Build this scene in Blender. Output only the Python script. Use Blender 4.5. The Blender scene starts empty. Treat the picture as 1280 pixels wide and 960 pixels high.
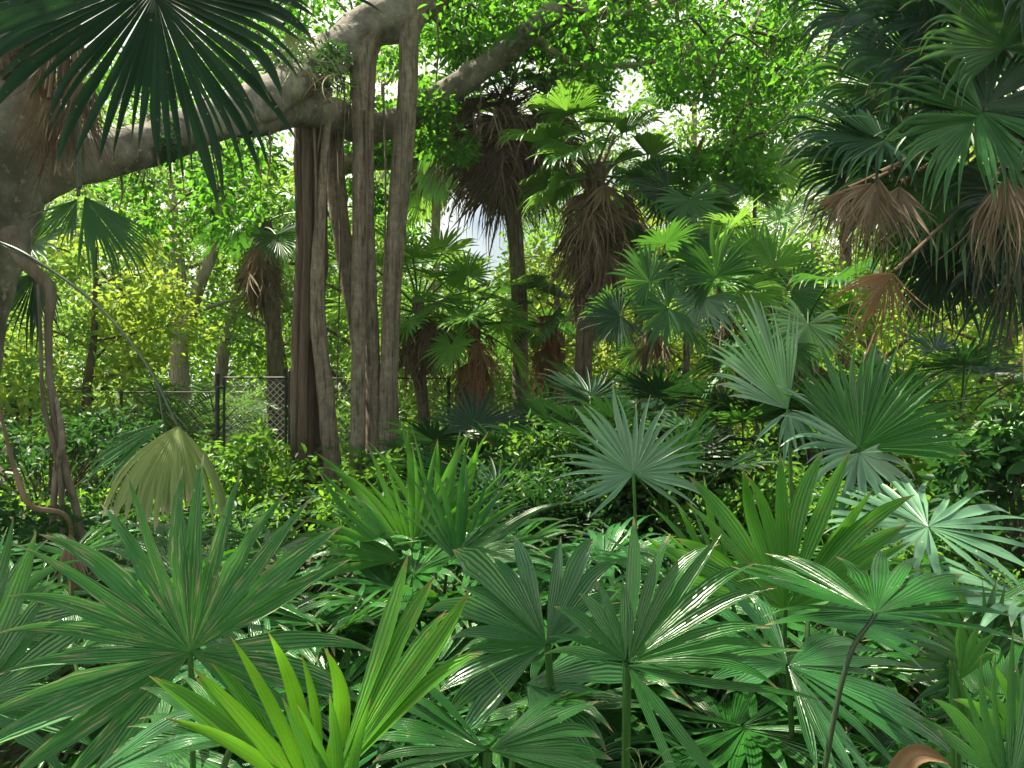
import bpy, math, random
import numpy as np
from mathutils import Vector, noise

# ------------------------------------------------------------------ camera, light, exposure
sc = bpy.context.scene
C = sc.collection
CAMZ = 1.6
F = 950.0
cam_d = bpy.data.cameras.new("camera")
cam_d.sensor_width = 36.0
cam_d.lens = F / 1280.0 * 36.0
cam_d.clip_start = 0.05
cam_d.clip_end = 2000
cam = bpy.data.objects.new("camera", cam_d)
cam.location = (0, 0, CAMZ)
cam.rotation_euler = (math.radians(90), 0, 0)
C.objects.link(cam)
sc.camera = cam

SUN_EL, SUN_AZ = 60.0, -62.0          # azimuth from +Y towards +X (sun stands beyond the scene, to the left)
world = bpy.data.worlds.new("World")
sc.world = world
world.use_nodes = True
wn = world.node_tree
bg = wn.nodes["Background"]
sky = wn.nodes.new("ShaderNodeTexSky")
sky.sky_type = 'NISHITA'
sky.sun_disc = False
sky.sun_elevation = math.radians(SUN_EL)
sky.sun_rotation = math.radians(SUN_AZ)
sky.air_density = 1.0
sky.dust_density = 3.0
sky.ozone_density = 1.0
_tc = wn.nodes.new("ShaderNodeTexCoord"); _no = wn.nodes.new("ShaderNodeTexNoise"); _no.inputs["Scale"].default_value = 2.2; _no.inputs["Detail"].default_value = 6
wn.links.new(_tc.outputs["Generated"], _no.inputs["Vector"])
_sx = wn.nodes.new("ShaderNodeSeparateXYZ"); wn.links.new(_tc.outputs["Generated"], _sx.inputs[0])
_e = wn.nodes.new("ShaderNodeMapRange"); wn.links.new(_sx.outputs[2], _e.inputs[0])          # white cloud mixed into the low sky, added to brighten the leaf gaps
for _i, _v in ((1, .42), (2, .70), (3, 1.0), (4, 0.0)): _e.inputs[_i].default_value = _v
_n = wn.nodes.new("ShaderNodeMapRange"); wn.links.new(_no.outputs[0], _n.inputs[0]); _n.inputs[1].default_value = .36; _n.inputs[2].default_value = .52
_m = wn.nodes.new("ShaderNodeMath"); _m.operation = 'MULTIPLY'; wn.links.new(_e.outputs[0], _m.inputs[0]); wn.links.new(_n.outputs[0], _m.inputs[1])
_x = wn.nodes.new("ShaderNodeMix"); _x.data_type = 'RGBA'; wn.links.new(_m.outputs[0], _x.inputs[0]); wn.links.new(sky.outputs[0], _x.inputs[6]); _x.inputs[7].default_value = (9.0, 9.1, 9.2, 1)
wn.links.new(_x.outputs[2], bg.inputs[0])
bg.inputs[1].default_value = 0.065

sd = bpy.data.lights.new("sun", 'SUN')
sd.energy = 5.0
sd.angle = math.radians(0.5)
sd.color = (1.0, 0.95, 0.86)
sun = bpy.data.objects.new("sun", sd)
el, az = math.radians(SUN_EL), math.radians(SUN_AZ)
SUNV = Vector((math.cos(el) * math.sin(az), math.cos(el) * math.cos(az), math.sin(el)))
sun.rotation_euler = (-SUNV).to_track_quat('-Z', 'Y').to_euler()
C.objects.link(sun)

vs = sc.view_settings
vs.view_transform = 'Standard'
vs.look = 'None'
vs.exposure = 1.5
vs.use_white_balance = True          # the camera balances for shade
vs.white_balance_temperature = 7350
vs.white_balance_tint = 4
vs.gamma = 1.0
cy = sc.cycles
cy.max_bounces = 6
cy.diffuse_bounces = 3
cy.glossy_bounces = 2
cy.transmission_bounces = 5
cy.use_denoising = True
cy.sample_clamp_indirect = 6.0
cy.caustics_reflective = False
cy.caustics_refractive = False

# ------------------------------------------------------------------ helpers
rng = np.random.default_rng(7)
R_ = math.radians


def P(px, py, d):
    """a point of the place from where the eye meets it at a distance"""
    return np.array([(px - 640.0) / F * d, d, CAMZ - (py - 480.0) / F * d])


def nrm(v):
    v = np.asarray(v, float)
    return v / np.maximum(np.linalg.norm(v, axis=-1, keepdims=True), 1e-9)


class MB:
    def __init__(s):
        s.V, s.Q, s.UV, s.M, s.n = [], [], [], [], 0

    def add(s, V, Q, UV=None, mat=0):
        V = np.asarray(V, float).reshape(-1, 3)
        Q = np.asarray(Q, int).reshape(-1, 4)
        s.V.append(V)
        s.Q.append(Q + s.n)
        s.UV.append(np.zeros((len(V), 2)) if UV is None else np.asarray(UV, float).reshape(-1, 2))
        s.M.append(np.full(len(Q), mat, int))
        s.n += len(V)

    def mesh(s, name, mats):
        V = np.concatenate(s.V); Q = np.concatenate(s.Q); UV = np.concatenate(s.UV); M = np.concatenate(s.M)
        me = bpy.data.meshes.new(name)
        me.vertices.add(len(V)); me.vertices.foreach_set("co", V.astype(np.float32).ravel())
        me.loops.add(len(Q) * 4); me.loops.foreach_set("vertex_index", Q.astype(np.int32).ravel())
        me.polygons.add(len(Q))
        me.polygons.foreach_set("loop_start", np.arange(len(Q), dtype=np.int32) * 4)
        me.polygons.foreach_set("material_index", M.astype(np.int32))
        me.polygons.foreach_set("use_smooth", np.ones(len(Q), bool))
        uv = me.uv_layers.new(name="UVMap")
        uv.data.foreach_set("uv", UV[Q.ravel()].astype(np.float32).ravel())
        for m in (mats if isinstance(mats, (list, tuple)) else [mats]):
            me.materials.append(m)
        me.update()
        return me

    def build(s, name, mats, parent=None, loc=None):
        return put(s.mesh(name, mats), name, parent, loc)


def put(me, name, parent=None, loc=None, rotz=0.0, scale=1.0):
    o = bpy.data.objects.new(name, me)
    C.objects.link(o)
    if parent is not None:
        o.parent = parent
    if loc is not None:
        o.location = tuple(float(a) for a in loc)
    o.rotation_euler = (0, 0, rotz)
    o.scale = (scale, scale, scale)
    return o


def tag(o, label, cat, group=None, kind=None):
    if label: o["label"] = label
    if cat: o["category"] = cat
    if group: o["group"] = group
    if kind: o["kind"] = kind
    return o


LABELS = set()


def thing(name, label, cat, loc=(0, 0, 0), group=None):
    assert label not in LABELS, label
    LABELS.add(label)
    o = bpy.data.objects.new(name, None)
    C.objects.link(o)
    o.location = tuple(float(a) for a in loc)
    return tag(o, label, cat, group)


def catmull(pts, per=6):
    pts = np.asarray(pts, float)
    p = np.vstack([2 * pts[0] - pts[1], pts, 2 * pts[-1] - pts[-2]])
    out = []
    for i in range(1, len(p) - 2):
        for t in np.arange(per) / per:
            a, b, c, d = p[i - 1], p[i], p[i + 1], p[i + 2]
            out.append(0.5 * ((2 * b) + (-a + c) * t + (2 * a - 5 * b + 4 * c - d) * t * t + (-a + 3 * b - 3 * c + d) * t ** 3))
    out.append(pts[-1])
    return np.array(out)


def tube(mb, pts, radii, ns=8, per=5, mat=0, lump=0.0, flute=0, fdepth=0.0, seed=0, vscale=1.0, rough=0.0):
    r0 = np.asarray(radii, float)
    pr = np.column_stack([np.asarray(pts, float), r0])
    c = catmull(pr, per) if per > 1 else pr
    ctr, rad = c[:, :3], np.maximum(c[:, 3], 1e-4)
    n = len(ctr)
    tan = nrm(np.gradient(ctr, axis=0))
    up = np.array([0.0, 0, 1]) if abs(tan[0][2]) < 0.9 else np.array([1.0, 0, 0])
    x = nrm(np.cross(tan[0], up))
    rs = np.random.default_rng(seed + 11)
    ph = rs.uniform(0, 6.28, 8)
    V, UV = [], []
    ang = np.linspace(0, 2 * math.pi, ns + 1)
    L = 0.0
    for i in range(n):
        if i:
            L += np.linalg.norm(ctr[i] - ctr[i - 1])
        x = nrm(x - tan[i] * np.dot(x, tan[i]))
        y = np.cross(tan[i], x)
        r = rad[i] * np.ones(ns + 1)
        if lump:
            r = r * (1 + lump * (np.sin(2 * ang + ph[0] + L * 2.1) * 0.6 + np.sin(3 * ang + ph[1] - L * 3.3) * 0.5 + np.sin(ang + ph[2] + L * 5.7) * 0.5))
        if flute:
            r = r * (1 + fdepth * np.sin(flute * ang + ph[3] + 0.5 * np.sin(L * 1.3 + ph[4])) + fdepth * 0.5 * np.sin((2 * flute + 1) * ang + ph[5] + L * .6))
        V.append(ctr[i] + np.cos(ang)[:, None] * x * r[:, None] + np.sin(ang)[:, None] * y * r[:, None])
        UV.append(np.column_stack([ang / 6.2832, np.full(ns + 1, L * vscale)]))
    V = np.array(V); UV = np.array(UV)
    if rough:
        for a_ in range(n):
            for b_ in range(ns):
                v = V[a_, b_]; o_ = v - ctr[a_]
                q = Vector(v.tolist())
                k = noise.fractal(q * 2.3, 1.0, 2.0, 4) * .55 + noise.fractal(q * 7.0, 1.0, 2.0, 3) * .22 + max(0, noise.noise(q * 3.1 + Vector((9, 4, 2))) - .32) * 1.6
                V[a_, b_] = ctr[a_] + o_ * (1 + rough * k)
            V[a_, ns] = V[a_, 0]
    i, j = np.meshgrid(np.arange(n - 1), np.arange(ns), indexing='ij')
    a = i * (ns + 1) + j
    Q = np.stack([a, a + 1, a + ns + 2, a + ns + 1], -1).reshape(-1, 4)
    mb.add(V.reshape(-1, 3), Q, UV.reshape(-1, 2), mat)


def strips(mb, O, D, N, L, W, rows=8, droop=0.0, tip=0.0, tk=0.7, fold=0.3, twist=0.0, u0=None, mat=0, grav=(0, 0, -1), curl=0.0, free=None, kT=0.0, kN=0.0):
    """m blades: origins O, start directions D, upper normals N, lengths L, widths W (m, rows+1)"""
    m = len(O)
    D = nrm(D); N = nrm(N - D * np.sum(N * D, 1)[:, None]); T = np.cross(N, D)
    L = np.broadcast_to(np.asarray(L, float), (m,))
    droop = np.broadcast_to(np.asarray(droop, float), (m,)); tip = np.broadcast_to(np.asarray(tip, float), (m,))
    twist = np.broadcast_to(np.asarray(twist, float), (m,))
    g = np.asarray(grav, float)
    V = np.zeros((m, rows + 1, 3, 3)); UV = np.zeros((m, rows + 1, 3, 2))
    c = np.array(O, float); d = D.copy(); T0 = T.copy()
    if u0 is None: u0 = np.arange(m)
    for j in range(rows + 1):
        t = j / rows
        if j:
            c = c + d * (L / rows)[:, None]
            k = droop * (t ** 1.3) * 1.6 / rows + np.where(t > tk, tip / rows / max(1 - tk, 1e-3), 0.0)
            d = nrm(d + g * k[:, None] + (curl / rows) * T0)
            if free is not None:
                fr = (t > free)[:, None] / rows
                d = nrm(d + fr * (kT[:, None] * T + kN[:, None] * np.cross(d, T)))
        T = nrm(T - d * np.sum(T * d, 1)[:, None])
        tw = twist * t
        Nn = np.cross(d, T)
        Tt = T * np.cos(tw)[:, None] + Nn * np.sin(tw)[:, None]
        Nt = np.cross(d, Tt)
        w = W[:, j][:, None]
        V[:, j, 0] = c - Tt * w * 0.5
        V[:, j, 1] = c - Nt * w * 0.5 * fold
        V[:, j, 2] = c + Tt * w * 0.5
        UV[:, j, :, 1] = t
        UV[:, j, 0, 0] = u0; UV[:, j, 1, 0] = u0 + 0.5; UV[:, j, 2, 0] = u0 + 0.98
    idx = np.arange(m * (rows + 1) * 3).reshape(m, rows + 1, 3)
    q1 = np.stack([idx[:, :-1, 0], idx[:, :-1, 1], idx[:, 1:, 1], idx[:, 1:, 0]], -1)
    q2 = np.stack([idx[:, :-1, 1], idx[:, :-1, 2], idx[:, 1:, 2], idx[:, 1:, 1]], -1)
    mb.add(V.reshape(-1, 3), np.concatenate([q1.reshape(-1, 4), q2.reshape(-1, 4)]), UV.reshape(-1, 2), mat)


def fan(mb, hub, A, N, R=0.5, n=24, span=240, split=0.5, p=1.6, bulge=0.1, fold=0.3, droop=0.25, tip=0.0, tk=0.7,
        cup=0.15, costa=0.0, side=0.8, jit=0.04, rows=9, mat=0, seed=0, twist=0.15, gapjit=0.3, curl=0.0, lenjit=0.06, missing=0.0):
    rs = np.random.default_rng(abs(int(seed)))
    A = nrm(A); N = nrm(np.asarray(N, float) - A * np.dot(N, A)); B = np.cross(A, N)
    sp = R_(span)
    i = np.arange(n)
    if missing: i = i[rs.random(n) > missing]
    m = len(i)
    ph = -sp / 2 + sp * (i + 0.5) / n
    ph2 = ph + rs.normal(0, .12 * sp / n, m) * gapjit
    s_, c_ = np.sin(ph2), np.cos(ph2)
    D = c_[:, None] * A + s_[:, None] * B + (cup * np.abs(s_) + jit * 1.3 * np.sin(3.1 * ph + rs.uniform(0, 6)) + jit * .8 * np.sin(7.3 * ph + rs.uniform(0, 6)))[:, None] * N
    D = nrm(D)
    prof = 1 - (1 - side) * (np.abs(ph) / (sp / 2)) ** 2
    L = R * prof * (1 + rs.normal(0, lenjit, m))
    O = np.asarray(hub, float) + A * (costa * R * np.maximum(0, np.cos(ph)) ** 2)[:, None] - N * (costa * R * 0.3 * np.maximum(0, np.cos(ph)) ** 4)[:, None]
    dl = sp / n / 2
    t = np.linspace(0, 1, rows + 1)[None, :]
    spl = np.clip(split * (1 + rs.normal(0, 0.12, m)), 0.1, 0.95)[:, None]
    base = 2 * t * L[:, None] * math.tan(dl) * 1.16
    Wm = 2 * spl * L[:, None] * math.tan(dl) * (1 + rs.normal(0, .12, m))[:, None].clip(.75, 1.3)
    tt = np.clip((t - spl) / (1 - spl), 0, 1)
    gap = (costa * R * np.abs(np.sin(2 * ph) * np.sin(ph)) * (sp / n) * 2.2)[:, None]
    base = base + gap; Wm = Wm + gap
    W = np.where(t <= spl, base, np.maximum(Wm * (1 + bulge * tt) * (1 - tt ** p), 0.0012))
    strips(mb, O, D, np.tile(N, (m, 1)), L, W, rows, droop * (1 + rs.normal(0, .12, m)), tip * (1 + rs.normal(0, .3, m)), tk, fold,
           rs.normal(0, twist, m), i.astype(float), mat, curl=curl,
           free=spl[:, 0] * .9, kT=rs.normal(0, jit * 4.5, m), kN=rs.normal(0, jit * 5, m))


def pinnate(mb, org, path, R=0.4, npairs=24, wid=0.03, droop=0.3, mat=0, seed=0, lift=0.25, sweep=0.5, rach=0.008, pm=0):
    rs = np.random.default_rng(abs(int(seed)))
    c = catmull(path, 8)
    tube(mb, c, np.linspace(rach, rach * .25, len(c)), 5, 1, pm)
    s = np.linspace(0.12, 0.99, npairs)
    idx = s * (len(c) - 1)
    i0 = np.clip(idx.astype(int), 0, len(c) - 2); f = (idx - i0)[:, None]
    pos = c[i0] * (1 - f) + c[i0 + 1] * f
    tan = nrm(c[i0 + 1] - c[i0])
    S = nrm(np.cross(tan, np.array([0, 0, 1.0]))); U = np.cross(S, tan)
    L = R * np.sin(np.clip(s * 1.02, 0, 1) ** .75 * math.pi * .93 + .12).clip(.15, 1)
    O, D, N, LL = [], [], [], []
    for sg in (-1, 1):
        D.append(nrm(S * sg + tan * sweep + U * (lift + rs.normal(0, .08, npairs))[:, None] if True else S)); O.append(pos); N.append(U); LL.append(L * (1 + rs.normal(0, .06, npairs)))
    O = np.concatenate(O); D = np.concatenate(D); N = np.concatenate(N); LL = np.concatenate(LL)
    rows = 5
    t = np.linspace(0, 1, rows + 1)[None, :]
    W = wid * (0.5 + 1.2 * t) * (1 - t ** 2.2) * np.ones((len(O), 1)) + .001
    strips(mb, O, D, N, LL, W, rows, droop, 0, .7, .3, rs.normal(0, .2, len(O)), None, mat)


def leafcloud(mb, ctr, rad, per, size, mat=0, seed=0, up=0.6, flat=0.7, asp=0.5, hollow=0.3, droop=0.3):
    """per leaves round each of k clump centres; every leaf a folded six-cornered blade"""
    rs = np.random.default_rng(abs(int(seed)))
    ctr = np.asarray(ctr, float); k = len(ctr)
    rad = np.broadcast_to(np.asarray(rad, float), (k,))
    m = k * per
    v = nrm(rs.normal(size=(m, 3)))
    r = (hollow + (1 - hollow) * rs.random(m) ** 0.6)
    off = v * r[:, None] * np.repeat(rad, per)[:, None]
    off[:, 2] *= flat
    O = np.repeat(ctr, per, 0) + off
    D = nrm(v * [1, 1, .6] + rs.normal(0, .6, (m, 3)) + [0, 0, -droop])
    N = nrm(rs.normal(0, 1, (m, 3)) * (1 - up) + np.array([0, 0, up]) + v * .25)
    N = nrm(N - D * np.sum(N * D, 1)[:, None]); T = np.cross(N, D)
    s = (size * np.clip(1 + rs.normal(0, .28, m), .4, 1.7))[:, None]
    w = s * asp * .5
    V = np.stack([O, O + D * s * .3 + T * w + N * w * .35, O + D * s * .68 + T * w * .85 + N * w * .25, O + D * s - N * s * .12,
                  O + D * s * .68 - T * w * .85 + N * w * .25, O + D * s * .3 - T * w + N * w * .35], 1)
    b = np.arange(m)[:, None] * 6
    Q = np.concatenate([b + [0, 1, 2, 3], b + [3, 4, 5, 0]])
    uv = np.tile(np.array([[.5, 0], [0, .3], [0, .7], [.5, 1], [1, .7], [1, .3]]), (m, 1, 1))
    mb.add(V.reshape(-1, 3), Q, uv.reshape(-1, 2), mat)


# ------------------------------------------------------------------ materials
def node(nt, kind, **kw):
    n = nt.nodes.new(kind)
    for a, b in kw.items():
        setattr(n, a, b)
    return n


def mathn(nt, op, a, b=None, c=None, clamp=False):
    n = node(nt, "ShaderNodeMath", operation=op, use_clamp=clamp)
    for i, x in enumerate((a, b, c)):
        if x is None: continue
        if hasattr(x, "is_linked"): nt.links.new(x, n.inputs[i])
        else: n.inputs[i].default_value = x
    return n.outputs[0]


def mixc(nt, f, a, b, blend='MIX'):
    n = node(nt, "ShaderNodeMix", data_type='RGBA', blend_type=blend)
    for i, x in ((0, f), (6, a), (7, b)):
        if hasattr(x, "is_linked"): nt.links.new(x, n.inputs[i])
        elif i == 0: n.inputs[0].default_value = x
        else: n.inputs[i].default_value = (*x, 1)
    return n.outputs[2]


def leafmat(name, dark, light, trans, rough=0.38, tmix=0.35, stripes=4.0, brown=0.0, scar=0.0, bump=0.25, isl=0.35, scarcol=(.34, .25, .13), spec=.5):
    m = bpy.data.materials.new(name)
    m.use_nodes = True
    nt = m.node_tree
    L = nt.links.new
    bs = nt.nodes["Principled BSDF"]; out = nt.nodes["Material Output"]
    oi = node(nt, "ShaderNodeObjectInfo"); ge = node(nt, "ShaderNodeNewGeometry")
    tc = node(nt, "ShaderNodeTexCoord"); uv = node(nt, "ShaderNodeSeparateXYZ"); L(tc.outputs["UV"], uv.inputs[0])
    no = node(nt, "ShaderNodeTexNoise"); no.inputs["Scale"].default_value = 7.0; no.inputs["Detail"].default_value = 3
    L(tc.outputs["Object"], no.inputs["Vector"])
    f = mathn(nt, 'ADD', mathn(nt, 'MULTIPLY', oi.outputs["Random"], 1 - isl), mathn(nt, 'MULTIPLY', ge.outputs["Random Per Island"], isl))
    f = mathn(nt, 'ADD', f, mathn(nt, 'MULTIPLY', mathn(nt, 'SUBTRACT', .45, uv.outputs[1]), .3))
    f = mathn(nt, 'ADD', mathn(nt, 'MULTIPLY', f, .75), mathn(nt, 'MULTIPLY', mathn(nt, 'SUBTRACT', no.outputs[0], .5), .7), clamp=True)
    col = mixc(nt, f, dark, light)
    if stripes:
        st = mathn(nt, 'SINE', mathn(nt, 'MULTIPLY', uv.outputs[0], 6.28318 * stripes))
        col = mixc(nt, mathn(nt, 'MULTIPLY_ADD', st, .12, .12), col, tuple(min(1, c * 1.9 + .01) for c in light))
    tcol = mixc(nt, f, tuple(c * .75 for c in trans), trans)
    if scar or brown:
        cv = node(nt, "ShaderNodeCombineXYZ")
        L(mathn(nt, 'MULTIPLY', uv.outputs[0], 11.0), cv.inputs[0])
        L(mathn(nt, 'MULTIPLY', uv.outputs[1], 4.5), cv.inputs[1])
        L(mathn(nt, 'MULTIPLY', oi.outputs["Random"], 50.0), cv.inputs[2])
        n2 = node(nt, "ShaderNodeTexNoise"); n2.inputs["Scale"].default_value = 1.0; n2.inputs["Detail"].default_value = 4
        L(cv.outputs[0], n2.inputs["Vector"])
        a = mathn(nt, 'MULTIPLY', mathn(nt, 'SUBTRACT', n2.outputs[0], .64 - .06 * scar), 16 if scar else 0, clamp=True)
        b = mathn(nt, 'MULTIPLY', mathn(nt, 'SUBTRACT', mathn(nt, 'ADD', uv.outputs[1], mathn(nt, 'MULTIPLY', n2.outputs[0], .2)), 1.06 - .06 * brown), 18 if brown else 0, clamp=True)
        n4 = node(nt, "ShaderNodeTexNoise"); n4.inputs["Scale"].default_value = 38.0; n4.inputs["Detail"].default_value = 2
        L(tc.outputs["Object"], n4.inputs["Vector"])
        sp_ = mathn(nt, 'MULTIPLY', mathn(nt, 'SUBTRACT', n4.outputs[0], .71), 14, clamp=True)
        a = mathn(nt, 'MAXIMUM', a, sp_)
        k = mathn(nt, 'MULTIPLY', mathn(nt, 'MAXIMUM', a, b), .8)
        col = mixc(nt, k, col, scarcol)
        tcol = mixc(nt, k, tcol, tuple(c * .8 for c in scarcol))
    L(col, bs.inputs["Base Color"])
    bs.inputs["Roughness"].default_value = rough
    bs.inputs["Specular IOR Level"].default_value = spec
    if bump and stripes:
        bn = node(nt, "ShaderNodeBump"); bn.inputs["Strength"].default_value = bump; bn.inputs["Distance"].default_value = .004
        h = mathn(nt, 'ADD', st, mathn(nt, 'MULTIPLY', no.outputs[0], 2.0))
        L(h, bn.inputs["Height"]); L(bn.outputs[0], bs.inputs["Normal"])
    tr = node(nt, "ShaderNodeBsdfTranslucent"); L(tcol, tr.inputs[0])
    mx = node(nt, "ShaderNodeMixShader"); mx.inputs[0].default_value = tmix
    L(bs.outputs[0], mx.inputs[1]); L(tr.outputs[0], mx.inputs[2]); L(mx.outputs[0], out.inputs[0])
    return m


def barkmat(name, c1, c2, c3=None, scale=6.0, rings=0.0, stretch=(1, 1, .25), bump=.6, dist=.02, rough=.85, lichen=None):
    m = bpy.data.materials.new(name)
    m.use_nodes = True
    nt = m.node_tree; L = nt.links.new
    bs = nt.nodes["Principled BSDF"]
    tc = node(nt, "ShaderNodeTexCoord"); mp = node(nt, "ShaderNodeMapping"); mp.inputs["Scale"].default_value = stretch
    L(tc.outputs["Object"], mp.inputs[0])
    n1 = node(nt, "ShaderNodeTexNoise"); n1.inputs["Scale"].default_value = scale; n1.inputs["Detail"].default_value = 8; n1.inputs["Roughness"].default_value = .65
    L(mp.outputs[0], n1.inputs["Vector"])
    n2 = node(nt, "ShaderNodeTexNoise"); n2.inputs["Scale"].default_value = 1.7; n2.inputs["Detail"].default_value = 5
    L(tc.outputs["Object"], n2.inputs["Vector"])
    r1 = node(nt, "ShaderNodeValToRGB"); r1.color_ramp.elements[0].position = .35; r1.color_ramp.elements[1].position = .65
    r1.color_ramp.elements[0].color = (*c1, 1); r1.color_ramp.elements[1].color = (*c2, 1)
    L(n1.outputs[0], r1.inputs[0])
    col = r1.outputs[0]
    if c3 is not None:
        k = mathn(nt, 'MULTIPLY', mathn(nt, 'SUBTRACT', n2.outputs[0], .52), 6, clamp=True)
        col = mixc(nt, k, col, c3)
    h = n1.outputs[0]
    if rings:
        sx = node(nt, "ShaderNodeSeparateXYZ"); L(tc.outputs["UV"], sx.inputs[0])
        n3 = node(nt, "ShaderNodeTexNoise"); n3.inputs["Scale"].default_value = 3.0; L(tc.outputs["Object"], n3.inputs["Vector"])
        w = mathn(nt, 'SINE', mathn(nt, 'MULTIPLY', mathn(nt, 'ADD', sx.outputs[1], mathn(nt, 'MULTIPLY', n3.outputs[0], .12)), rings * 6.283))
        w = mathn(nt, 'POWER', mathn(nt, 'MULTIPLY_ADD', w, .5, .5), 6.0)
        h = mathn(nt, 'ADD', h, mathn(nt, 'MULTIPLY', w, .12))
        col = mixc(nt, mathn(nt, 'MULTIPLY', w, .08), col, tuple(c * 1.3 for c in c2))
        
    if lichen:
        vo = node(nt, "ShaderNodeTexNoise"); vo.inputs["Scale"].default_value = 14; vo.inputs["Detail"].default_value = 6; L(tc.outputs["Object"], vo.inputs["Vector"])
        col = mixc(nt, mathn(nt, 'MULTIPLY', mathn(nt, 'SUBTRACT', vo.outputs[0], .58), 9, clamp=True), col, lichen)
    L(col, bs.inputs["Base Color"]); bs.inputs["Roughness"].default_value = rough
    bs.inputs["Specular IOR Level"].default_value = .25
    mp2 = node(nt, "ShaderNodeMapping"); mp2.inputs["Scale"].default_value = (1, 1, .08)
    L(tc.outputs["Object"], mp2.inputs[0])
    vf = node(nt, "ShaderNodeTexNoise"); vf.inputs["Scale"].default_value = 34; vf.inputs["Detail"].default_value = 5; L(mp2.outputs[0], vf.inputs["Vector"])
    if rings:
        col = mixc(nt, mathn(nt, 'MULTIPLY', mathn(nt, 'SUBTRACT', vf.outputs[0], .5), 5, clamp=True), col, tuple(c * .55 for c in c1))
        h = mathn(nt, 'SUBTRACT', h, mathn(nt, 'MULTIPLY', mathn(nt, 'SUBTRACT', vf.outputs[0], .5, clamp=True), 2.0))
        L(col, bs.inputs["Base Color"])
    fn = node(nt, "ShaderNodeTexNoise"); fn.inputs["Scale"].default_value = 28; fn.inputs["Detail"].default_value = 6; fn.inputs["Roughness"].default_value = .7
    L(mp.outputs[0], fn.inputs["Vector"])
    h = mathn(nt, 'ADD', h, mathn(nt, 'MULTIPLY', fn.outputs[0], .5))
    bn = node(nt, "ShaderNodeBump"); bn.inputs["Strength"].default_value = bump; bn.inputs["Distance"].default_value = dist
    L(h, bn.inputs["Height"]); L(bn.outputs[0], bs.inputs["Normal"])
    return m


def plain(name, col, rough=.5, metal=0.0):
    m = bpy.data.materials.new(name); m.use_nodes = True
    nt = m.node_tree; bs = nt.nodes["Principled BSDF"]
    no = node(nt, "ShaderNodeTexNoise"); no.inputs["Scale"].default_value = 25
    c = mixc(nt, no.outputs[0], tuple(x * .7 for x in col), tuple(min(1, x * 1.3) for x in col))
    nt.links.new(c, bs.inputs["Base Color"]); bs.inputs["Roughness"].default_value = rough; bs.inputs["Metallic"].default_value = metal
    return m


M = {}
# foreground broad fans
M['bed'] = leafmat("bed_leaf", (.012, .075, .014), (.035, .18, .03), (.11, .42, .03), .27, .20, 5, brown=.7, bump=.5, spec=.6)
M['bedblue'] = leafmat("blue_green_leaf", (.02, .105, .028), (.045, .20, .055), (.11, .38, .05), .22, .18, 5, brown=.4, bump=.5, spec=.75)
M['scarred'] = leafmat("scarred_leaf", (.03, .14, .045), (.05, .21, .06), (.12, .40, .06), .32, .25, 5, brown=.8, scar=1.0, bump=.6, scarcol=(.5, .42, .26), spec=.4)
M['lime'] = leafmat("lime_leaf", (.05, .22, .02), (.11, .33, .03), (.20, .54, .03), .32, .4, 5, brown=.8, scar=.15, bump=.5, scarcol=(.30, .24, .06))
M['mid'] = leafmat("bright_leaf", (.025, .14, .02), (.06, .25, .035), (.15, .48, .04), .3, .34, 5, brown=.8, scar=.1, bump=.5)
# fan palms
M['sabal'] = leafmat("palm_leaf", (.016, .075, .022), (.045, .16, .045), (.12, .36, .04), .36, .3, 1, brown=.8, bump=.2, spec=.35)
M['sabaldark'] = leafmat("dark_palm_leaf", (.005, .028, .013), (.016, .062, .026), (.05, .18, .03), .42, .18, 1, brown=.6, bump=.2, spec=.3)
M['palesheen'] = leafmat("sheen_palm_leaf", (.07, .19, .10), (.15, .30, .18), (.13, .34, .09), .3, .22, 1, brown=.8, bump=.25, scarcol=(.5, .42, .34), spec=.7)  # pale silvery tone: sky sheen put into the leaf colour
M['fresh'] = leafmat("fresh_palm_leaf", (.03, .13, .03), (.08, .25, .045), (.24, .52, .06), .36, .38, 1, brown=.8, bump=.2, spec=.35)
M['sunpalm'] = leafmat("sunlit_palm_leaf", (.06, .21, .035), (.13, .34, .06), (.30, .58, .08), .38, .42, 1, brown=1.0, bump=.2, spec=.35)  # lighter leaf copy; part of its brightness is sunlight put into the colour
M['khaki'] = leafmat("fading_palm_leaf", (.10, .19, .04), (.24, .31, .08), (.22, .32, .04), .45, .2, 1, brown=1.6, scar=.5, bump=.3, scarcol=(.36, .30, .17))
M['dead'] = leafmat("dead_palm_leaf", (.10, .072, .045), (.31, .24, .165), (.14, .095, .05), .75, .14, 1, bump=.25, isl=.7, spec=.2)
M['deaddark'] = leafmat("old_dead_palm_leaf", (.09, .068, .05), (.28, .22, .165), (.13, .09, .05), .8, .1, 1, bump=.25, isl=.75, spec=.15)
M['litter'] = leafmat("litter_leaf", (.04, .028, .018), (.13, .09, .05), (.05, .03, .015), .8, .05, 0, isl=.9, spec=.2)
M['rust'] = leafmat("rust_dead_leaf", (.14, .09, .05), (.30, .19, .10), (.24, .13, .05), .7, .2, 2, bump=.25, isl=.6, spec=.2)
# feather leaves, ferns
M['feather'] = leafmat("feather_leaf", (.03, .12, .03), (.07, .22, .045), (.20, .45, .06), .4, .35, 0)
M['featherblue'] = leafmat("dark_feather_leaf", (.02, .08, .04), (.04, .13, .06), (.08, .25, .05), .38, .25, 0)
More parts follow.
